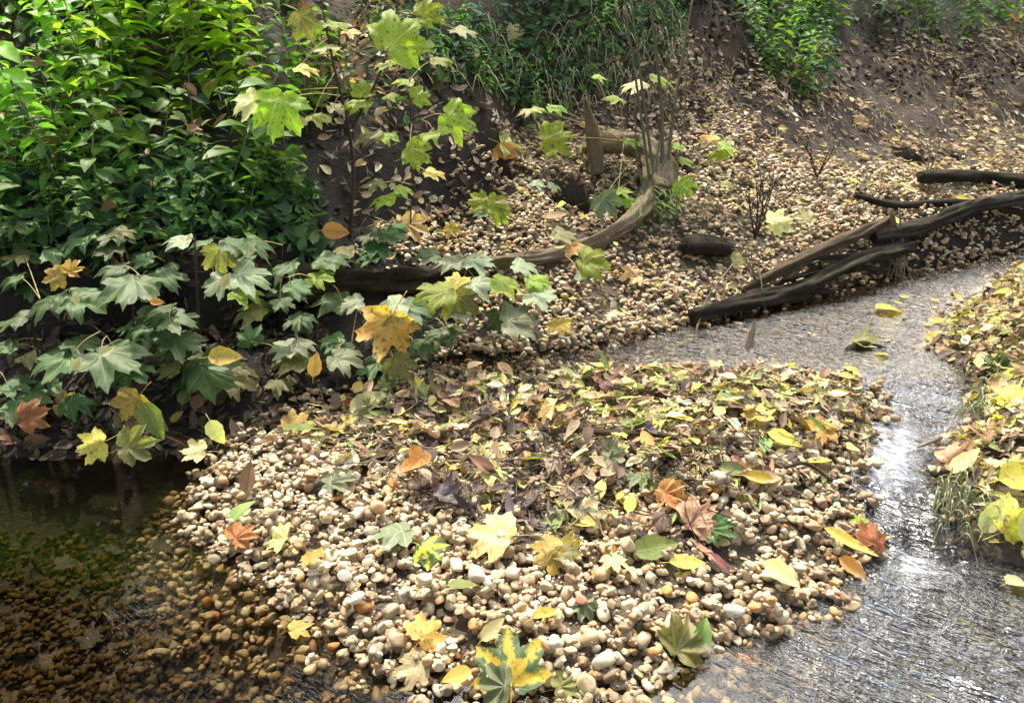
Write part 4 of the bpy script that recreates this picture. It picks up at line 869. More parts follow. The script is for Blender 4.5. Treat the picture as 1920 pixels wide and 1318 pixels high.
dead_bush(G(1420, 560), .22, 4, 'pale bare twigs sprouting beside the dark log', M['pale_twig'], 3, .7)
dead_bush(G(1735, 345), .5, 3, 'pale bare shoots standing on the slope at the right', M['pale_twig'], 4, .15)
# ------------------------------------------------------------------ tall bare shoots by the stump
canes = [((1222, 400), (1205, 240), (1172, 10), .006), ((1232, 400), (1215, 250), (1180, -20), .007), ((1238, 395), (1240, 200), (1215, -30), .008), ((1245, 400), (1262, 220), (1300, -10), .007),
         ((1215, 405), (1195, 300), (1190, 170), .004), ((1250, 390), (1280, 250), (1290, 90), .004), ((1228, 410), (1232, 300), (1252, 150), .004)]
lbs = ['leftmost of the tall bare shoots rising from the stump to the top of the frame', 'tall bare shoot just right of the leftmost one', 'thickest tall bare shoot leaning over the stump', 'tall dark shoot leaning right at the top of the frame',
       'short thin shoot at the left of the stump shoots', 'short thin shoot at the right of the stump shoots', 'short thin shoot in the middle of the stump shoots']
for (a, b, c, r), lb in zip(canes, lbs):
    p = G(*a, .02); t = p.y/ray(*a)[1]; tube_thing('bare_shoot', lb, 'shoot', [p, at(b[0], b[1], t*.995), at(c[0], c[1], t*.97)], [r*1.1, r, r*.6], M['cane'], 8, .15, 8, 'bare shoots growing by the stump')
p = G(1736, 120); t = p.y/ray(1736, 120)[1]
tube_thing('bare_shoot', 'single pale shoot standing at the top right of the slope', 'shoot', [G(1735, 130), at(1722, 60, t*.99), at(1716, -30, t*.98)], [.008, .007, .006], M['cane'], 8, .1)
# ------------------------------------------------------------------ nettles
def nettle_meshes(seed, h, mat_, size=1.0):
    r_ = random.Random(seed); stem = MB(); lean = Vector((r_.uniform(-.15, .15), r_.uniform(-.3, .05), 1)).normalized()
    P = [Vector((0, 0, 0)), lean*h*.5+Vector((r_.uniform(-.02, .02), 0, 0)), lean*h+Vector((r_.uniform(-.03, .03), -.03*h, 0))]; stem.tube(P, [.0035, .003, .0015], 5, 0, 4)
    fol = MB(); nl = int(h/.042)
    C = catmull(P, 20)
    for k in range(nl):
        u = .08+.92*(k+.5)/nl; p = C[min(len(C)-1, int(u*(len(C)-1)))]; base = (k % 2)*PI/2+r_.uniform(-.3, .3)
        if k == nl-1: nlf, L_ = 4, .055
        else: nlf, L_ = 2, (.095-.03*u)*size
        for q in range(nlf):
            a = base+q*2*PI/nlf+r_.uniform(-.25, .25); L2 = L_*r_.uniform(.8, 1.15)
            v, t, uv = oval_verts(r_.randrange(99), .30, .22+.3*r_.random(), .25, nseg=7, tooth=.16)
            el = r_.uniform(-.1, .3) if k < nl-1 else r_.uniform(.1, .5)
            tip = Vector((math.cos(a), math.sin(a), el)).normalized(); nr = Vector((-math.cos(a)*el, -math.sin(a)*el, 1))+Vector((r_.uniform(-.3, .3), r_.uniform(-.3, .3), 0))
            Mx = np.array(orient(nr, tip))[:3, :3]; pet = tip*.018
            fol.add((v*L2)@Mx.T+np.array(p+pet), t, uv)
            s2 = MB(); s2.tube([p, p+pet], [.001, .001], 3, 0, 1, False); stem.add(s2.V[0], s2.last)
    a = stem.mesh('nettle_stem'); a.materials.append(M['nettle_stem']); b = fol.mesh('nettle_foliage'); b.materials.append(mat_); return a, b
NV = [nettle_meshes(s, h, M[m]) for s, h, m in ((1, .5, 'nettle'), (2, .42, 'nettle'), (3, .6, 'nettle'), (4, .36, 'nettle'), (5, .52, 'nettle'), (6, .45, 'nettle'))]+[nettle_meshes(s, h, M['nettle'], 1.5) for s, h in ((7, .5), (8, .42))]
NBr = [nettle_meshes(s, h, M['nettle_sunlit'], 1.45) for s, h in ((11, .5), (12, .42), (13, .56))]
def nettle(loc, var, label, group, yaw, s=1, name='nettle', lean=(0, 0)):
    e = empty(name, loc); e.rotation_euler = (lean[0], lean[1], yaw); e.scale = (s, s, s); tag(e, label, 'nettle', group)
    for nm, me in zip(('stem', 'foliage'), var):
        c = bpy.data.objects.new(nm, me); COL.objects.link(c); c.parent = e
def nettles(n, poly, V, label, group, s=(.8, 1.2), minlift=0, nm='nettle'):
    P = wpoly(poly) if not isinstance(poly, np.ndarray) else poly
    x0, y0 = P.min(0); x1, y1 = P.max(0); k = 0
    pts = []
    for _ in range(n*200):
        if len(pts) >= n: break
        x, y = random.uniform(x0, x1), random.uniform(y0, y1)
        if sdp(P, np.array([x]), np.array([y]))[0] < 0: continue
        if any((x-a)**2+(y-b)**2 < .0045 for a, b in pts): continue
        pts.append((x, y)); nettle((x, y, float(H(x, y))-.01), random.choice(V), label, group, random.uniform(0, 6.28), random.uniform(*s), nm, (random.gauss(.1, .12), random.gauss(0, .12)))
HILL = np.array([(-3.0, 2.72), (-2.2, 2.78), (-1.5, 2.76), (-1.0, 2.86), (-.85, 3.05), (-.75, 3.6), (-.9, 4.1), (-1.2, 4.6), (-1.5, 5.6), (-4.2, 5.6)])
nettles(150, HILL, NV, 'dark green stinging nettle in the dense stand covering the left bank', 'nettles of the dense stand on the left bank')
nettles(40, np.array([(-2.9, 3.1), (-1.6, 3.05), (-1.1, 3.2), (-1.0, 3.9), (-1.8, 4.6), (-3.2, 4.6)]), NBr, 'sunlit light green stinging nettle rising above the stand on the left bank', 'sunlit light green nettles on the left bank', (1, 1.25))
TOPL = np.array([(-1.9, 4.3), (-.5, 4.3), (-.1, 4.95), (1.2, 5.0), (1.4, 5.6), (.8, 6.3), (-2.6, 6.4)])
nettles(24, wpoly([(0, 330), (300, 330), (560, 300), (590, 420), (480, 500), (0, 500)]), NV, 'small dark nettle hanging over the shaded log on the left bank', 'small nettles hanging over the shaded log', (.45, .7))
nettles(16, wpoly([(700, 60), (1250, 60), (1200, 150), (760, 190)]), NV, 'small green nettle hanging at the top centre of the bank', 'small nettles at the top centre of the bank', (.35, .55))
nettles(60, TOPL, NV, 'dark green nettle in the shaded belt along the top of the bank', 'nettles in the shaded belt along the top of the bank', (.7, 1.15))
nettles(16, wpoly([(1400, 40), (1540, 30), (1560, 130), (1530, 190), (1470, 180), (1400, 120)]), NV, 'green nettle in the clump hanging on the brown slope', 'nettles in the clump on the brown slope', (.5, .75))
nettles(46, np.array([(1.0, 5.0), (1.6, 5.45), (2.2, 5.8), (3.1, 6.25), (4.2, 6.95), (4.6, 7.4), (.9, 6.0)]), NV, 'dark green nettle along the upper rim of the right slope', 'nettles along the rim of the right slope', (.6, .9))
# herbs: small leaved mass hanging over the dark earth, and grass tufts
def herbs(n, P, label, size, cols, zup=.1, tilt=.8, nm='ground_herbs'):
    bits(nm, n, P, size, cols, label, 'herbs', tilt, None, zup, (1, 2, 3, 0), None, 'herb')
GC = [(.05, .13, .03), (.08, .18, .04), (.04, .09, .035), (.10, .20, .05), (.06, .12, .06)]
herbs(2600, [(760, 60), (1000, 20), (1280, 20), (1290, 90), (1240, 130), (1130, 190), (960, 200), (880, 160), (780, 180)], 'mass of small dark green herbs and ivy hanging over the top of the far bank', (.025, .06), GC, .14)
herbs(3000, HILL, 'low green undergrowth between the nettles', (.04, .08), GC+[(.22, .12, .05)], .28)
herbs(1500, [(0, 380), (560, 330), (600, 420), (640, 520), (0, 530)], 'dark green herbs hanging on the earth wall under the nettles', (.04, .08), GC, .10, 1.2)
herbs(700, [(480, 0), (760, 0), (900, 130), (760, 260), (640, 200), (560, 60)], 'sparse herbs on the dark earth behind the young maple', (.03, .06), GC+TC, .10, 1.0)
herbs(1600, TOPL, 'low green undergrowth along the top of the bank', (.03, .07), GC, .3)
herbs(1300, np.array([(1.0, 5.0), (1.6, 5.4), (2.2, 5.75), (3.1, 6.2), (4.2, 6.9), (4.6, 7.6), (.9, 6.2)]), 'low green undergrowth along the rim of the right slope', (.04, .07), GC, .2)
herbs(700, [(1385, 40), (1550, 30), (1570, 150), (1530, 200), (1440, 150)], 'small green herbs in the clump on the brown slope', (.03, .06), GC, .16)
def grass(n, poly, h, cols_m, label, droop=.8, r=.0016, nm='grass_tuft'):
    P = wpoly(poly); x0, y0 = P.min(0); x1, y1 = P.max(0); mb = MB(); k = 0
    while k < n:
        x, y = random.uniform(x0, x1), random.uniform(y0, y1)
        if sdp(P, np.array([x]), np.array([y]))[0] < 0: continue
        k += 1; z = surf(x, y); a = random.gauss(-PI/2, .8); l = random.uniform(*h); d = Vector((math.cos(a), math.sin(a), 0))
        p = Vector((x, y, z)); mb.tube([p, p+d*l*.35+Vector((0, 0, l*.55)), p+d*l*.9+Vector((0, 0, l*(.7-droop)))], [r, r, r*.3], 3, 0, 4, False)
    o = mb.build(nm, cols_m); tag(o, label, 'grass', None, 'stuff')
M['grass'] = plain('grass_blade', (.16, .24, .06), .5); M['straw'] = plain('dry_grass_blade', (.42, .38, .22), .6); M['weed'] = plain('wet_weed', (.22, .25, .12), .3)
grass(190, [(860, 80), (1280, 60), (1240, 230), (1080, 215), (960, 190)], (.05, .16), M['straw'], 'dry grass and fine roots hanging over the dark earth at the top of the far gravel', .9)
grass(110, [(700, 60), (1250, 60), (1200, 160), (760, 200)], (.1, .22), M['grass'], 'green grass blades on the top of the far bank', .5)
grass(60, [(1745, 900), (1800, 900), (1835, 1010), (1790, 1020), (1750, 980)], (.04, .11), M['weed'], 'wet trailing weed beside the foot of the rapid', .95)
grass(90, [(1190, 400), (1270, 380), (1270, 430), (1200, 440)], (.08, .2), M['grass'], 'green grass sprouting at the foot of the bare shoots', .2)
grass(60, [(1800, 700), (1860, 720), (1850, 790), (1800, 800)], (.05, .12), M['weed'], 'short wet grass at the channel side of the right bank', .6)
# ------------------------------------------------------------------ young maples: stem, leaves, stalks
def young_maple(label, stem_px, leaves, radii, t0=None, name='young_maple', mstem='twig', cat='sapling', defm='m_green'):
    """stem_px: (x, y, depth) polylines; leaves: (x, y, px, tip angle on picture, material, depth)"""
    e = empty(name, at(*stem_px[0][0])); tag(e, label, cat); bpy.context.view_layer.update(); nodes = []
    for pl, r in zip(stem_px, radii):
        P = [at(*q) for q in pl]; mb = MB(); mb.tube(P, r, 7, .15, 8); child(mb, 'stem', M[mstem], e); nodes += catmull(P, 8) if len(P) > 2 else [P[0].lerp(P[1], u/8) for u in range(9)]
    for k, lf in enumerate(leaves):
        x, y, w, ang, mn, t = lf[:6]; kind = lf[6] if len(lf) > 6 else 'live'
        c = at(x, y, t); size = w/F*t/1.5*1.15; a = math.radians(ang)
        up = lf[7] if len(lf) > 7 else .9   # how far the blade turns up to the sky; less shows more of its face
        tip = Vector((math.cos(a), -.25, math.sin(a)*.75)).normalized(); nr = Vector((random.uniform(-.2, .2), -(1-up)-.1, up+.15)).normalized()
        tp = (tip-nr*tip.dot(nr)).normalized(); o = put_leaf('leaf', lib(kind, k % 4, mn), c-tp*size*.35, nr, tip, size, e)
        b = c-tp*size*.35; nd = min(nodes, key=lambda q: (q-b).length+max(0, (q-b).dot(tp))*2)
        mb = MB(); mid = (b+nd)/2+Vector((0, 0, .012)); mb.tube([nd, mid, b], [.0024, .0018, .0018], 4, 0, 4, False); child(mb, 'leaf_stalk', M['petiole'], e)
    return e
YM = young_maple
YM('young maple with spotted light green leaves standing before the dark hollow', [[(655, 455, 3.15), (662, 330, 3.1), (652, 235, 3.05), (625, 120, 3.0), (600, -10, 3.0)], [(660, 240, 3.05), (700, 165, 3.0), (728, 90, 2.95), (752, -20, 2.95)], [(655, 310, 3.08), (720, 255, 3.0), (790, 225, 2.95)], [(770, 420, 3.1), (772, 300, 3.05), (768, 150, 3.0)]],
   [(520, 214, 112, -100, 'm_bright', 2.7, 'live', .3), (460, 195, 70, 200, 'm_pale', 2.75, 'live', .5), (755, 62, 120, 60, 'm_bright', 2.8, 'live', .2), (805, 20, 62, 50, 'm_bright', 2.85, 'live', .3), (862, 226, 84, -20, 'm_bright', 2.85, 'live', .35), (783, 288, 62, -30, 'm_bright', 2.85, 'live', .35),
    (800, 250, 60, 150, 'm_bright', 2.9), (680, 165, 48, 90, 'm_bright', 3.0, 'live', .3), (735, 180, 40, 20, 'm_bright', 3.0), (790, 180, 46, 40, 'm_bright', 3.0, 'live', .3), (690, 250, 60, 190, 'm_olive', 2.95), (725, 255, 55, 0, 'm_bright', 2.95), (600, 222, 56, 0, 'm_bright', 2.9), (575, 130, 56, 20, 'm_yellow', 2.9),
    (570, 45, 62, -70, 'm_olive', 2.9, 'live', .2), (630, 45, 56, 60, 'm_bright', 3.0), (660, 60, 44, -20, 'm_orange', 3.05), (720, 120, 50, 180, 'm_bright', 2.95), (830, 110, 50, 0, 'm_bright', 3.0), (755, 152, 50, 170, 'm_bright', 3.0), (610, 90, 60, 200, 'm_olive', 2.95), (870, 58, 60, -40, 'm_olive', 3.0),
    (760, 355, 44, 0, 'm_bright', 3.0), (715, 375, 62, 180, 'm_bright', 2.95, 'live', .88), (700, 345, 56, 200, 'm_olive', 2.95), (815, 325, 50, 10, 'm_yellow', 3.0), (670, 190, 62, 180, 'm_bright', 3.0, 'live', .85), (640, 200, 56, 30, 'm_olive', 3.0)],
   [[.009, .008, .007, .005, .003], [.006, .005, .004, .003], [.003, .0025, .002], [.003, .0025, .002]], cat='sapling', mstem='twig')
YM('slender seedling with light green leaves among the bare shoots', [[(1205, 420, 3.75), (1225, 300, 3.7), (1250, 170, 3.65)], [(1212, 330, 3.7), (1170, 265, 3.65)], [(1240, 210, 3.7), (1300, 280, 3.7)]],
   [(1045, 258, 76, 30, 'm_bright', 3.5, 'live', .35), (1010, 205, 34, 0, 'm_bright', 3.6), (990, 205, 40, 180, 'm_pale', 3.6), (1045, 202, 46, 0, 'm_bright', 3.6), (1125, 145, 34, 20, 'm_bright', 3.6), (1190, 160, 60, 180, 'm_pale', 3.6), (1240, 145, 50, 30, 'm_bright', 3.6), (1185, 265, 40, 10, 'm_bright', 3.6), (1150, 185, 50, 190, 'm_bright', 3.6),
    (1275, 275, 34, 0, 'm_bright', 3.6), (1290, 300, 40, 0, 'm_bright', 3.6), (1285, 352, 46, -60, 'm_bright', 3.5, 'live', .4), (1365, 275, 54, 20, 'm_bright', 3.7), (1345, 290, 50, 180, 'm_bright', 3.7), (1330, 255, 40, 180, 'm_orange', 3.7), (1362, 345, 36, 20, 'm_olive', 3.6), (1170, 358, 40, 10, 'm_bright', 3.5), (1175, 378, 40, 200, 'm_bright', 3.5), (1140, 385, 60, -60, 'm_grey', 3.4, 'halffold', .3)],
   [[.004, .003, .002], [.0025, .002], [.0025, .002]], name='maple_seedling', cat='seedling')
YM('maple seedling with large dark green leaves low at the far left', [[(95, 770, 2.55), (60, 600, 2.55), (75, 560, 2.55)], [(62, 610, 2.55), (150, 600, 2.5), (200, 630, 2.45)], [(60, 600, 2.55), (-40, 640, 2.5)]],
   [(215, 672, 130, -40, 'm_green', 2.38, 'live', .88), (100, 678, 100, -130, 'm_green', 2.4, 'live', .88), (85, 562, 96, -150, 'm_green', 2.5), (160, 562, 100, -30, 'm_green', 2.5), (20, 600, 74, 180, 'm_green', 2.5), (10, 650, 50, 200, 'm_green', 2.45), (20, 520, 56, 150, 'm_green', 2.6), (250, 700, 76, -50, 'm_green', 2.42), (28, 480, 60, 160, 'm_olive', 2.7)],
   [[.005, .004, .003], [.003, .002, .002], [.003, .002]], name='maple_seedling', cat='seedling')
YM('maple seedling with broad green leaves left of the centre of the dark log', [[(290, 745, 2.62), (250, 600, 2.58), (265, 520, 2.55)], [(255, 620, 2.58), (330, 580, 2.52)], [(265, 640, 2.58), (390, 690, 2.5)]],
   [(243, 540, 118, -90, 'm_green', 2.48, 'live', .88), (335, 600, 78, 0, 'm_green', 2.5), (300, 580, 70, 180, 'm_green', 2.55), (280, 620, 96, -120, 'm_green', 2.6, 'live', .4), (345, 642, 84, -20, 'm_green', 2.5), (400, 702, 100, -30, 'm_green', 2.5, 'live', .45), (210, 500, 70, 120, 'm_green', 2.6), (330, 655, 80, 200, 'm_green', 2.55), (240, 610, 60, 170, 'm_green', 2.62)],
   [[.005, .004, .003], [.003, .002], [.003, .002]], name='maple_seedling', cat='seedling')
YM('maple seedling with grey green leaves drooping over the log below the nettles', [[(375, 640, 2.75), (370, 560, 2.7), (365, 450, 2.68)], [(368, 540, 2.7), (450, 515, 2.62), (540, 520, 2.6)]],
   [(405, 535, 66, -120, 'm_grey', 2.55, 'live', .6), (470, 520, 90, 10, 'm_grey', 2.58, 'live', .75), (412, 488, 72, -90, 'm_olive', 2.6, 'live', .1), (330, 450, 66, 170, 'm_grey', 2.6), (560, 538, 60, -20, 'm_green', 2.6), (530, 570, 46, -80, 'm_green', 2.62), (440, 455, 60, 10, 'm_green', 2.6), (600, 520, 62, 20, 'm_bright', 2.7)],
   [[.005, .004, .003], [.003, .002, .0015]], name='maple_seedling', cat='seedling')
YM('maple seedling with small leaves in front of the dark hollow', [[(520, 745, 2.72), (535, 690, 2.7), (560, 620, 2.66)], [(540, 680, 2.7), (600, 650, 2.65), (660, 640, 2.6)]],
   [(467, 628, 52, 100, 'm_green', 2.65, 'live', .3), (530, 652, 66, 170, 'm_grey', 2.6), (572, 645, 54, 20, 'm_grey', 2.6), (650, 672, 76, 0, 'm_grey', 2.55, 'live', .88), (660, 568, 52, -170, 'm_grey', 2.6, 'live', .7), (620, 640, 60, 190, 'm_green', 2.65), (560, 600, 60, 90, 'm_green', 2.7), (460, 715, 60, -150, 'm_olive', 2.65), (530, 720, 62, -60, 'm_olive', 2.62), (575, 735, 50, -80, 'm_green', 2.65), (490, 690, 56, 20, 'm_olive', 2.68), (540, 675, 80, 200, 'm_olive', 2.6)],
   [[.004, .003, .002], [.0025, .002, .0015]], name='maple_seedling', cat='seedling')
YM('low maple branch reaching right over the gravel and water', [[(640, 690, 2.7), (740, 640, 2.75), (830, 590, 2.8), (950, 520, 2.9), (1060, 480, 2.95)], [(940, 525, 2.9), (975, 490, 2.92), (1020, 420, 3.0)], [(760, 630, 2.75), (860, 560, 2.8)]],
   [(722, 580, 100, 180, 'm_grey', 2.6, 'live', .88), (780, 580, 80, 0, 'm_green', 2.62, 'live', .88), (815, 548, 90, 190, 'm_bright', 2.65, 'live', .75), (860, 575, 76, -80, 'm_olive', 2.7, 'live', .2), (905, 535, 76, 10, 'm_grey', 2.75), (870, 590, 50, 0, 'm_grey', 2.7), (955, 530, 76, 20, 'm_bright', 2.75, 'live', .88), (1010, 525, 60, 0, 'm_bright', 2.8), (1015, 552, 76, -20, 'm_grey', 2.75, 'live', .88),
    (975, 600, 84, 45, 'm_grey', 2.7, 'live', .6), (935, 600, 50, -90, 'm_green', 2.75, 'live', .3), (1115, 490, 78, 10, 'm_bright', 2.85, 'live', .6), (1100, 515, 50, 0, 'm_grey', 2.85), (985, 500, 62, 20, 'm_grey', 2.85), (865, 530, 56, 60, 'm_yellow', 2.75, 'live', .4), (840, 490, 70, 170, 'm_grey', 2.85), (900, 490, 70, 0, 'm_grey', 2.85), (800, 478, 60, 170, 'm_green', 2.9),
    (820, 625, 76, 180, 'm_green', 2.7), (795, 650, 60, 20, 'm_green', 2.66), (850, 620, 50, 0, 'm_grey', 2.7), (1060, 440, 60, 20, 'm_olive', 3.0), (1085, 462, 56, 0, 'm_orange', 2.98), (750, 690, 66, -60, 'm_olive', 2.62, 'live', .3), (640, 655, 60, 180, 'm_green', 2.65), (730, 700, 50, 200, 'm_green', 2.65)],
   [[.005, .0045, .004, .003, .002], [.002, .0018, .0015], [.003, .002]], name='maple_branch', cat='branch')
YM('small seedling with bright green and orange leaves on the upper left of the far gravel', [[(930, 440, 3.3), (928, 400, 3.25), (915, 380, 3.22)]],
   [(895, 378, 46, 170, 'm_bright', 3.2, 'live', .4), (935, 385, 50, 10, 'm_bright', 3.2, 'live', .4), (940, 405, 40, -60, 'm_bright', 3.2, 'live', .3), (900, 400, 36, 200, 'm_green', 3.2), (1010, 345, 36, 0, 'm_grey', 3.3), (1040, 350, 34, 0, 'm_green', 3.3)],
   [[.003, .002, .0015]], name='maple_seedling', cat='seedling')
def dense(seed, label, base, x0, x1, y0, y1, n, t, mats, px=(50, 92)):
    r_ = random.Random(seed); lv = [(r_.uniform(x0, x1), r_.uniform(y0, y1), r_.uniform(*px), r_.choice((-150, -120, -60, -30, 10, 170)), r_.choice(mats), t+r_.uniform(-.06, .08), 'live', r_.uniform(.8, 1.05)) for k in range(int(n*.8))]
    xm, ym = (x0+x1)/2, (y0+y1)/2
    YM(label, [[(base[0], base[1], t+.12), ((base[0]+xm)/2, (base[1]+ym)/2+10, t+.1), (xm, y0, t+.08)], [(xm, ym, t+.09), ((x0+xm)/2, ym-10, t+.07), (x0+15, ym+10, t+.05)], [(xm, ym, t+.09), ((x1+xm)/2, ym-5, t+.07), (x1-15, ym+5, t+.05)]], lv, [[.004, .0035, .002], [.003, .0025, .0015], [.003, .0025, .0015]], name='maple_seedling', cat='seedling')
DG = ['m_green', 'm_green', 'm_green', 'm_green', 'm_green', 'm_olive']
dense(31, 'dark green maple seedling at the far left edge above the shaded log', (60, 600), -20, 230, 420, 540, 15, 2.72, DG)
dense(32, 'dark green maple seedling filling the gap under the left nettles', (300, 620), 180, 440, 430, 600, 16, 2.72, DG)
dense(33, 'dark green maple seedling over the shaded log left of the dark hollow', (520, 640), 420, 640, 460, 600, 13, 2.78, DG+['m_bright'])
dense(34, 'dark green maple seedling leaning over the left pool edge', (350, 760), 260, 480, 590, 740, 12, 2.58, DG)
dense(35, 'maple seedling with mixed leaves above the back left corner of the island', (640, 740), 560, 800, 590, 720, 13, 2.7, DG+['m_grey', 'm_bright'], (45, 75))
dense(36, 'dark green maple seedling low at the far left edge', (60, 790), -20, 180, 620, 760, 10, 2.5, DG)
YM('seedling with dark leaves at the foot of the left nettles', [[(690, 500, 3.0), (700, 460, 3.0), (715, 420, 2.98)]],
   [(690, 440, 60, 180, 'm_green', 2.95), (735, 440, 66, 0, 'm_green', 2.95), (710, 465, 56, -80, 'm_green', 2.92), (640, 470, 56, 180, 'm_pale', 2.95), (610, 495, 60, 190, 'm_bright', 2.9), (690, 480, 60, 180, 'm_green', 2.92), (750, 425, 50, 60, 'm_green', 3.)],
   [[.003, .002, .0015]], name='maple_seedling', cat='seedling')
# ------------------------------------------------------------------ a few stones one can point at
def pebble(px, py, w, col, label, k=0, flat=.65):
    p = G(px, py); t = p.y/ray(px, py)[1]; r = w/F*t/2; V = BV2[k % 10]*np.array([r, r*.8, r*flat])
    me = big_mesh('pebble', V, BT2, True, {'rnd': np.full(len(V), .5), 'wet': np.zeros(len(V))}); m = M['stone'].copy(); m.name = 'pebble_colour'
    for n in m.node_tree.nodes:
        if n.type == 'VALTORGB':
            for e_ in n.color_ramp.elements: e_.color = (*col, 1)
    o = link('pebble', me, None, m); o.location = p+Vector((0, 0, r*flat*.4)); o.rotation_euler = (random.uniform(-.2, .2), random.uniform(-.2, .2), random.uniform(0, 6)); tag(o, label, 'pebble')
WH = (.62, .58, .50); ORG = (.50, .24, .09)
for i, a in enumerate(((888, 1195, 28, ORG, 'round orange brown pebble right of the orange maple leaf'), (1226, 1234, 26, ORG, 'round orange pebble at the front right water edge'), (710, 970, 40, (.55, .32, .18), 'large ochre pebble left of the dark rotting leaves'),
        (647, 1085, 34, WH, 'white pebble in the left front of the island'), (895, 1088, 40, WH, 'angular white pebble under the large tan leaf'), (855, 1074, 36, (.55, .50, .40), 'smooth grey pebble left of the angular white one'), (796, 1092, 42, (.60, .50, .36), 'long cream pebble below the green and yellow leaf'),
        (960, 1082, 34, (.62, .58, .48), 'round cream pebble left of the yellow centre leaf'), (1042, 1215, 38, WH, 'tall white pebble above the mottled leaf'), (735, 1158, 40, (.26, .22, .16), 'dark grey brown pebble on the front of the island'), (1098, 1285, 44, (.46, .38, .24), 'big ochre grey pebble at the lowest tip of the island'),
        (1130, 1252, 46, (.44, .38, .28), 'big flat grey pebble above the lowest tip'), (1250, 1110, 26, (.55, .36, .10), 'yellow ochre pebble in the middle of the front pebbles'), (1090, 1138, 30, (.40, .16, .10), 'dull red pebble on the front of the island'), (1352, 905, 36, (.40, .34, .27), 'grey brown pebble on the right of the island'),
        (1375, 1150, 40, (.50, .47, .42), 'pale grey pebble in the right front of the island'), (1410, 1160, 30, ORG, 'orange pebble at the right front water edge'), (1440, 1172, 26, (.62, .30, .10), 'second orange pebble touching the water at the right front'), (985, 866, 30, (.52, .24, .12), 'orange pebble beside the peach leaf'), (860, 848, 34, (.50, .27, .13), 'orange brown pebble in the dark litter'),
        (1855, 1012, 1, WH, '') )):
    if a[4]: pebble(*a, k=i)
# ------------------------------------------------------------------ wood behind the bank, mirrored in the dark pool
def crown_mesh(seed, n, rx, ry, rz):
    r_ = np.random.default_rng(seed); c = r_.normal(size=(26, 3)); c = c/np.linalg.norm(c, axis=1)[:, None]*r_.uniform(.35, 1, (26, 1))
    P = c[r_.integers(0, 26, n)]+r_.normal(0, .17, (n, 3)); P = P*np.array([rx, ry, rz]); nr = r_.normal(size=(n, 3)); nr[:, 2] = abs(nr[:, 2])+.4
    R_ = frames(nr, r_.uniform(0, 6.28, n)); S = r_.uniform(.10, .2, n); q = np.array([[-.4, 0, 0], [0, -.5, .05], [.4, 0, 0], [0, .6, -.1]])
    V = (q[None]*S[:, None, None])@R_.transpose(0, 2, 1)+P[:, None]; T = np.arange(n*4).reshape(n, 4)
    C = np.repeat(np.array([(.045, .06, .02), (.06, .065, .025), (.035, .05, .02), (.08, .06, .025), (.05, .07, .02)])[r_.integers(0, 5, n)]*r_.uniform(.5, 1.1, (n, 1)), 4, 0); return big_mesh('crown', V.reshape(-1, 3), T, False, {'tint': C})
for k, (x, y, h, rr, lb) in enumerate(((-5.6, 7.2, 3.3, 1.7, 'tall leafy tree behind the left end of the bank'), (-2.6, 9.0, 4.0, 2.0, 'tall leafy tree behind the nettle stand'), (-8.5, 5.5, 3.8, 2.0, 'spreading tree far left behind the bank'), (.4, 9.8, 3.6, 1.6, 'leafy tree behind the middle of the bank'), (4.2, 11.5, 2.6, 1.5, 'lower tree behind the right slope'))):
    e = empty('tree', (x, y, float(H(x, y))-.05)); tag(e, lb, 'tree'); mb = MB(); mb.tube([(0, 0, 0), (.1, 0, h*.5), (0, .1, h)], [.05*h**.8, .035*h**.8, .02*h**.8], 12, .3, 6); o = mb.build('trunk', M['log_brown']); o.parent = e
    o = link('crown', crown_mesh(60+k, 9000, rr, rr, rr*(.9 if rr > 1.2 else .6)), e, M['herb']); o.location = (0, 0, h*.8)
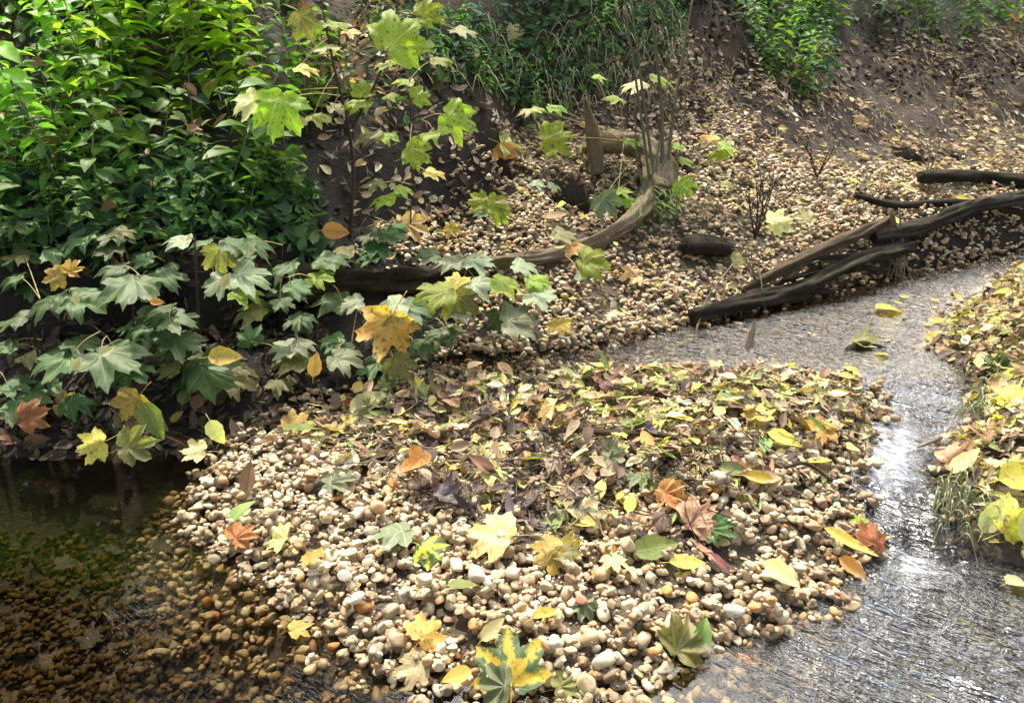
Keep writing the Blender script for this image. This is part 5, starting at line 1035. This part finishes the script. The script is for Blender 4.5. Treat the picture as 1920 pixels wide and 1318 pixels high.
# ------------------------------------------------------------------ daylight
EL, AZ = math.radians(57), math.radians(-36)      # sun behind the left of the far bank
sd = Vector((math.sin(AZ)*math.cos(EL), math.cos(AZ)*math.cos(EL), math.sin(EL)))
sl = bpy.data.lights.new('sun', 'SUN'); sl.energy = 5.0; sl.angle = math.radians(.5); sl.color = (1, .91, .78)
so = bpy.data.objects.new('sun', sl); COL.objects.link(so); so.rotation_euler = sd.to_track_quat('Z', 'Y').to_euler(); so.location = sd*20
w = bpy.data.worlds.new('World'); scn.world = w; w.use_nodes = True; nt = w.node_tree; nt.nodes.clear()
sky = nt.nodes.new('ShaderNodeTexSky'); sky.sky_type = 'NISHITA'; sky.sun_disc = False; sky.sun_elevation = EL; sky.sun_rotation = AZ % (2*PI)
bg = nt.nodes.new('ShaderNodeBackground'); bg.inputs[1].default_value = .125; out = nt.nodes.new('ShaderNodeOutputWorld')
_N = lambda t, **k: mk(nt, t, **k)
_L = lambda a, b: nt.links.new(a, b)
tc = _N('ShaderNodeTexCoord'); mpp = _N('ShaderNodeMapping', ins={'Scale': (1, 1, 1.8)}); _L(tc.outputs['Generated'], mpp.inputs[0])
cn = noise(_N, _L, mpp.outputs[0], 2.6, 6, .62); cr = ramp(_N, [(.42, (0, 0, 0)), (.60, (1, 1, 1))]); _L(cn, cr.inputs[0])
cd = Vector((math.sin(math.radians(24))*math.cos(math.radians(44)), math.cos(math.radians(24))*math.cos(math.radians(44)), math.sin(math.radians(44))))
dt = _N('ShaderNodeVectorMath', operation='DOT_PRODUCT'); _L(tc.outputs['Generated'], dt.inputs[0]); dt.inputs[1].default_value = cd
bank = math_(_N, _L, 'MULTIPLY_ADD', cn, 1.9, math_(_N, _L, 'SUBTRACT', dt.outputs['Value'], 1.74)); br = ramp(_N, [(.0, (0, 0, 0)), (.09, (1, 1, 1))]); _L(bank, br.inputs[0])  # added bright cloud patch, out of view, shaped to silver the front-right ripples
c1 = mix(_N, _L, math_(_N, _L, 'MULTIPLY', cr.outputs[0], .5), sky.outputs[0], (8.5, 8.2, 7.6))
_L(mix(_N, _L, br.outputs[0], c1, (80, 78, 75)), bg.inputs[0]); nt.links.new(bg.outputs[0], out.inputs[0])
scn.view_settings.view_transform = 'Standard'; scn.view_settings.look = 'None'; scn.view_settings.exposure = .62; scn.view_settings.gamma = 1
scn.cycles.max_bounces = 8; scn.cycles.transparent_max_bounces = 12; scn.cycles.diffuse_bounces = 3; scn.cycles.transmission_bounces = 4
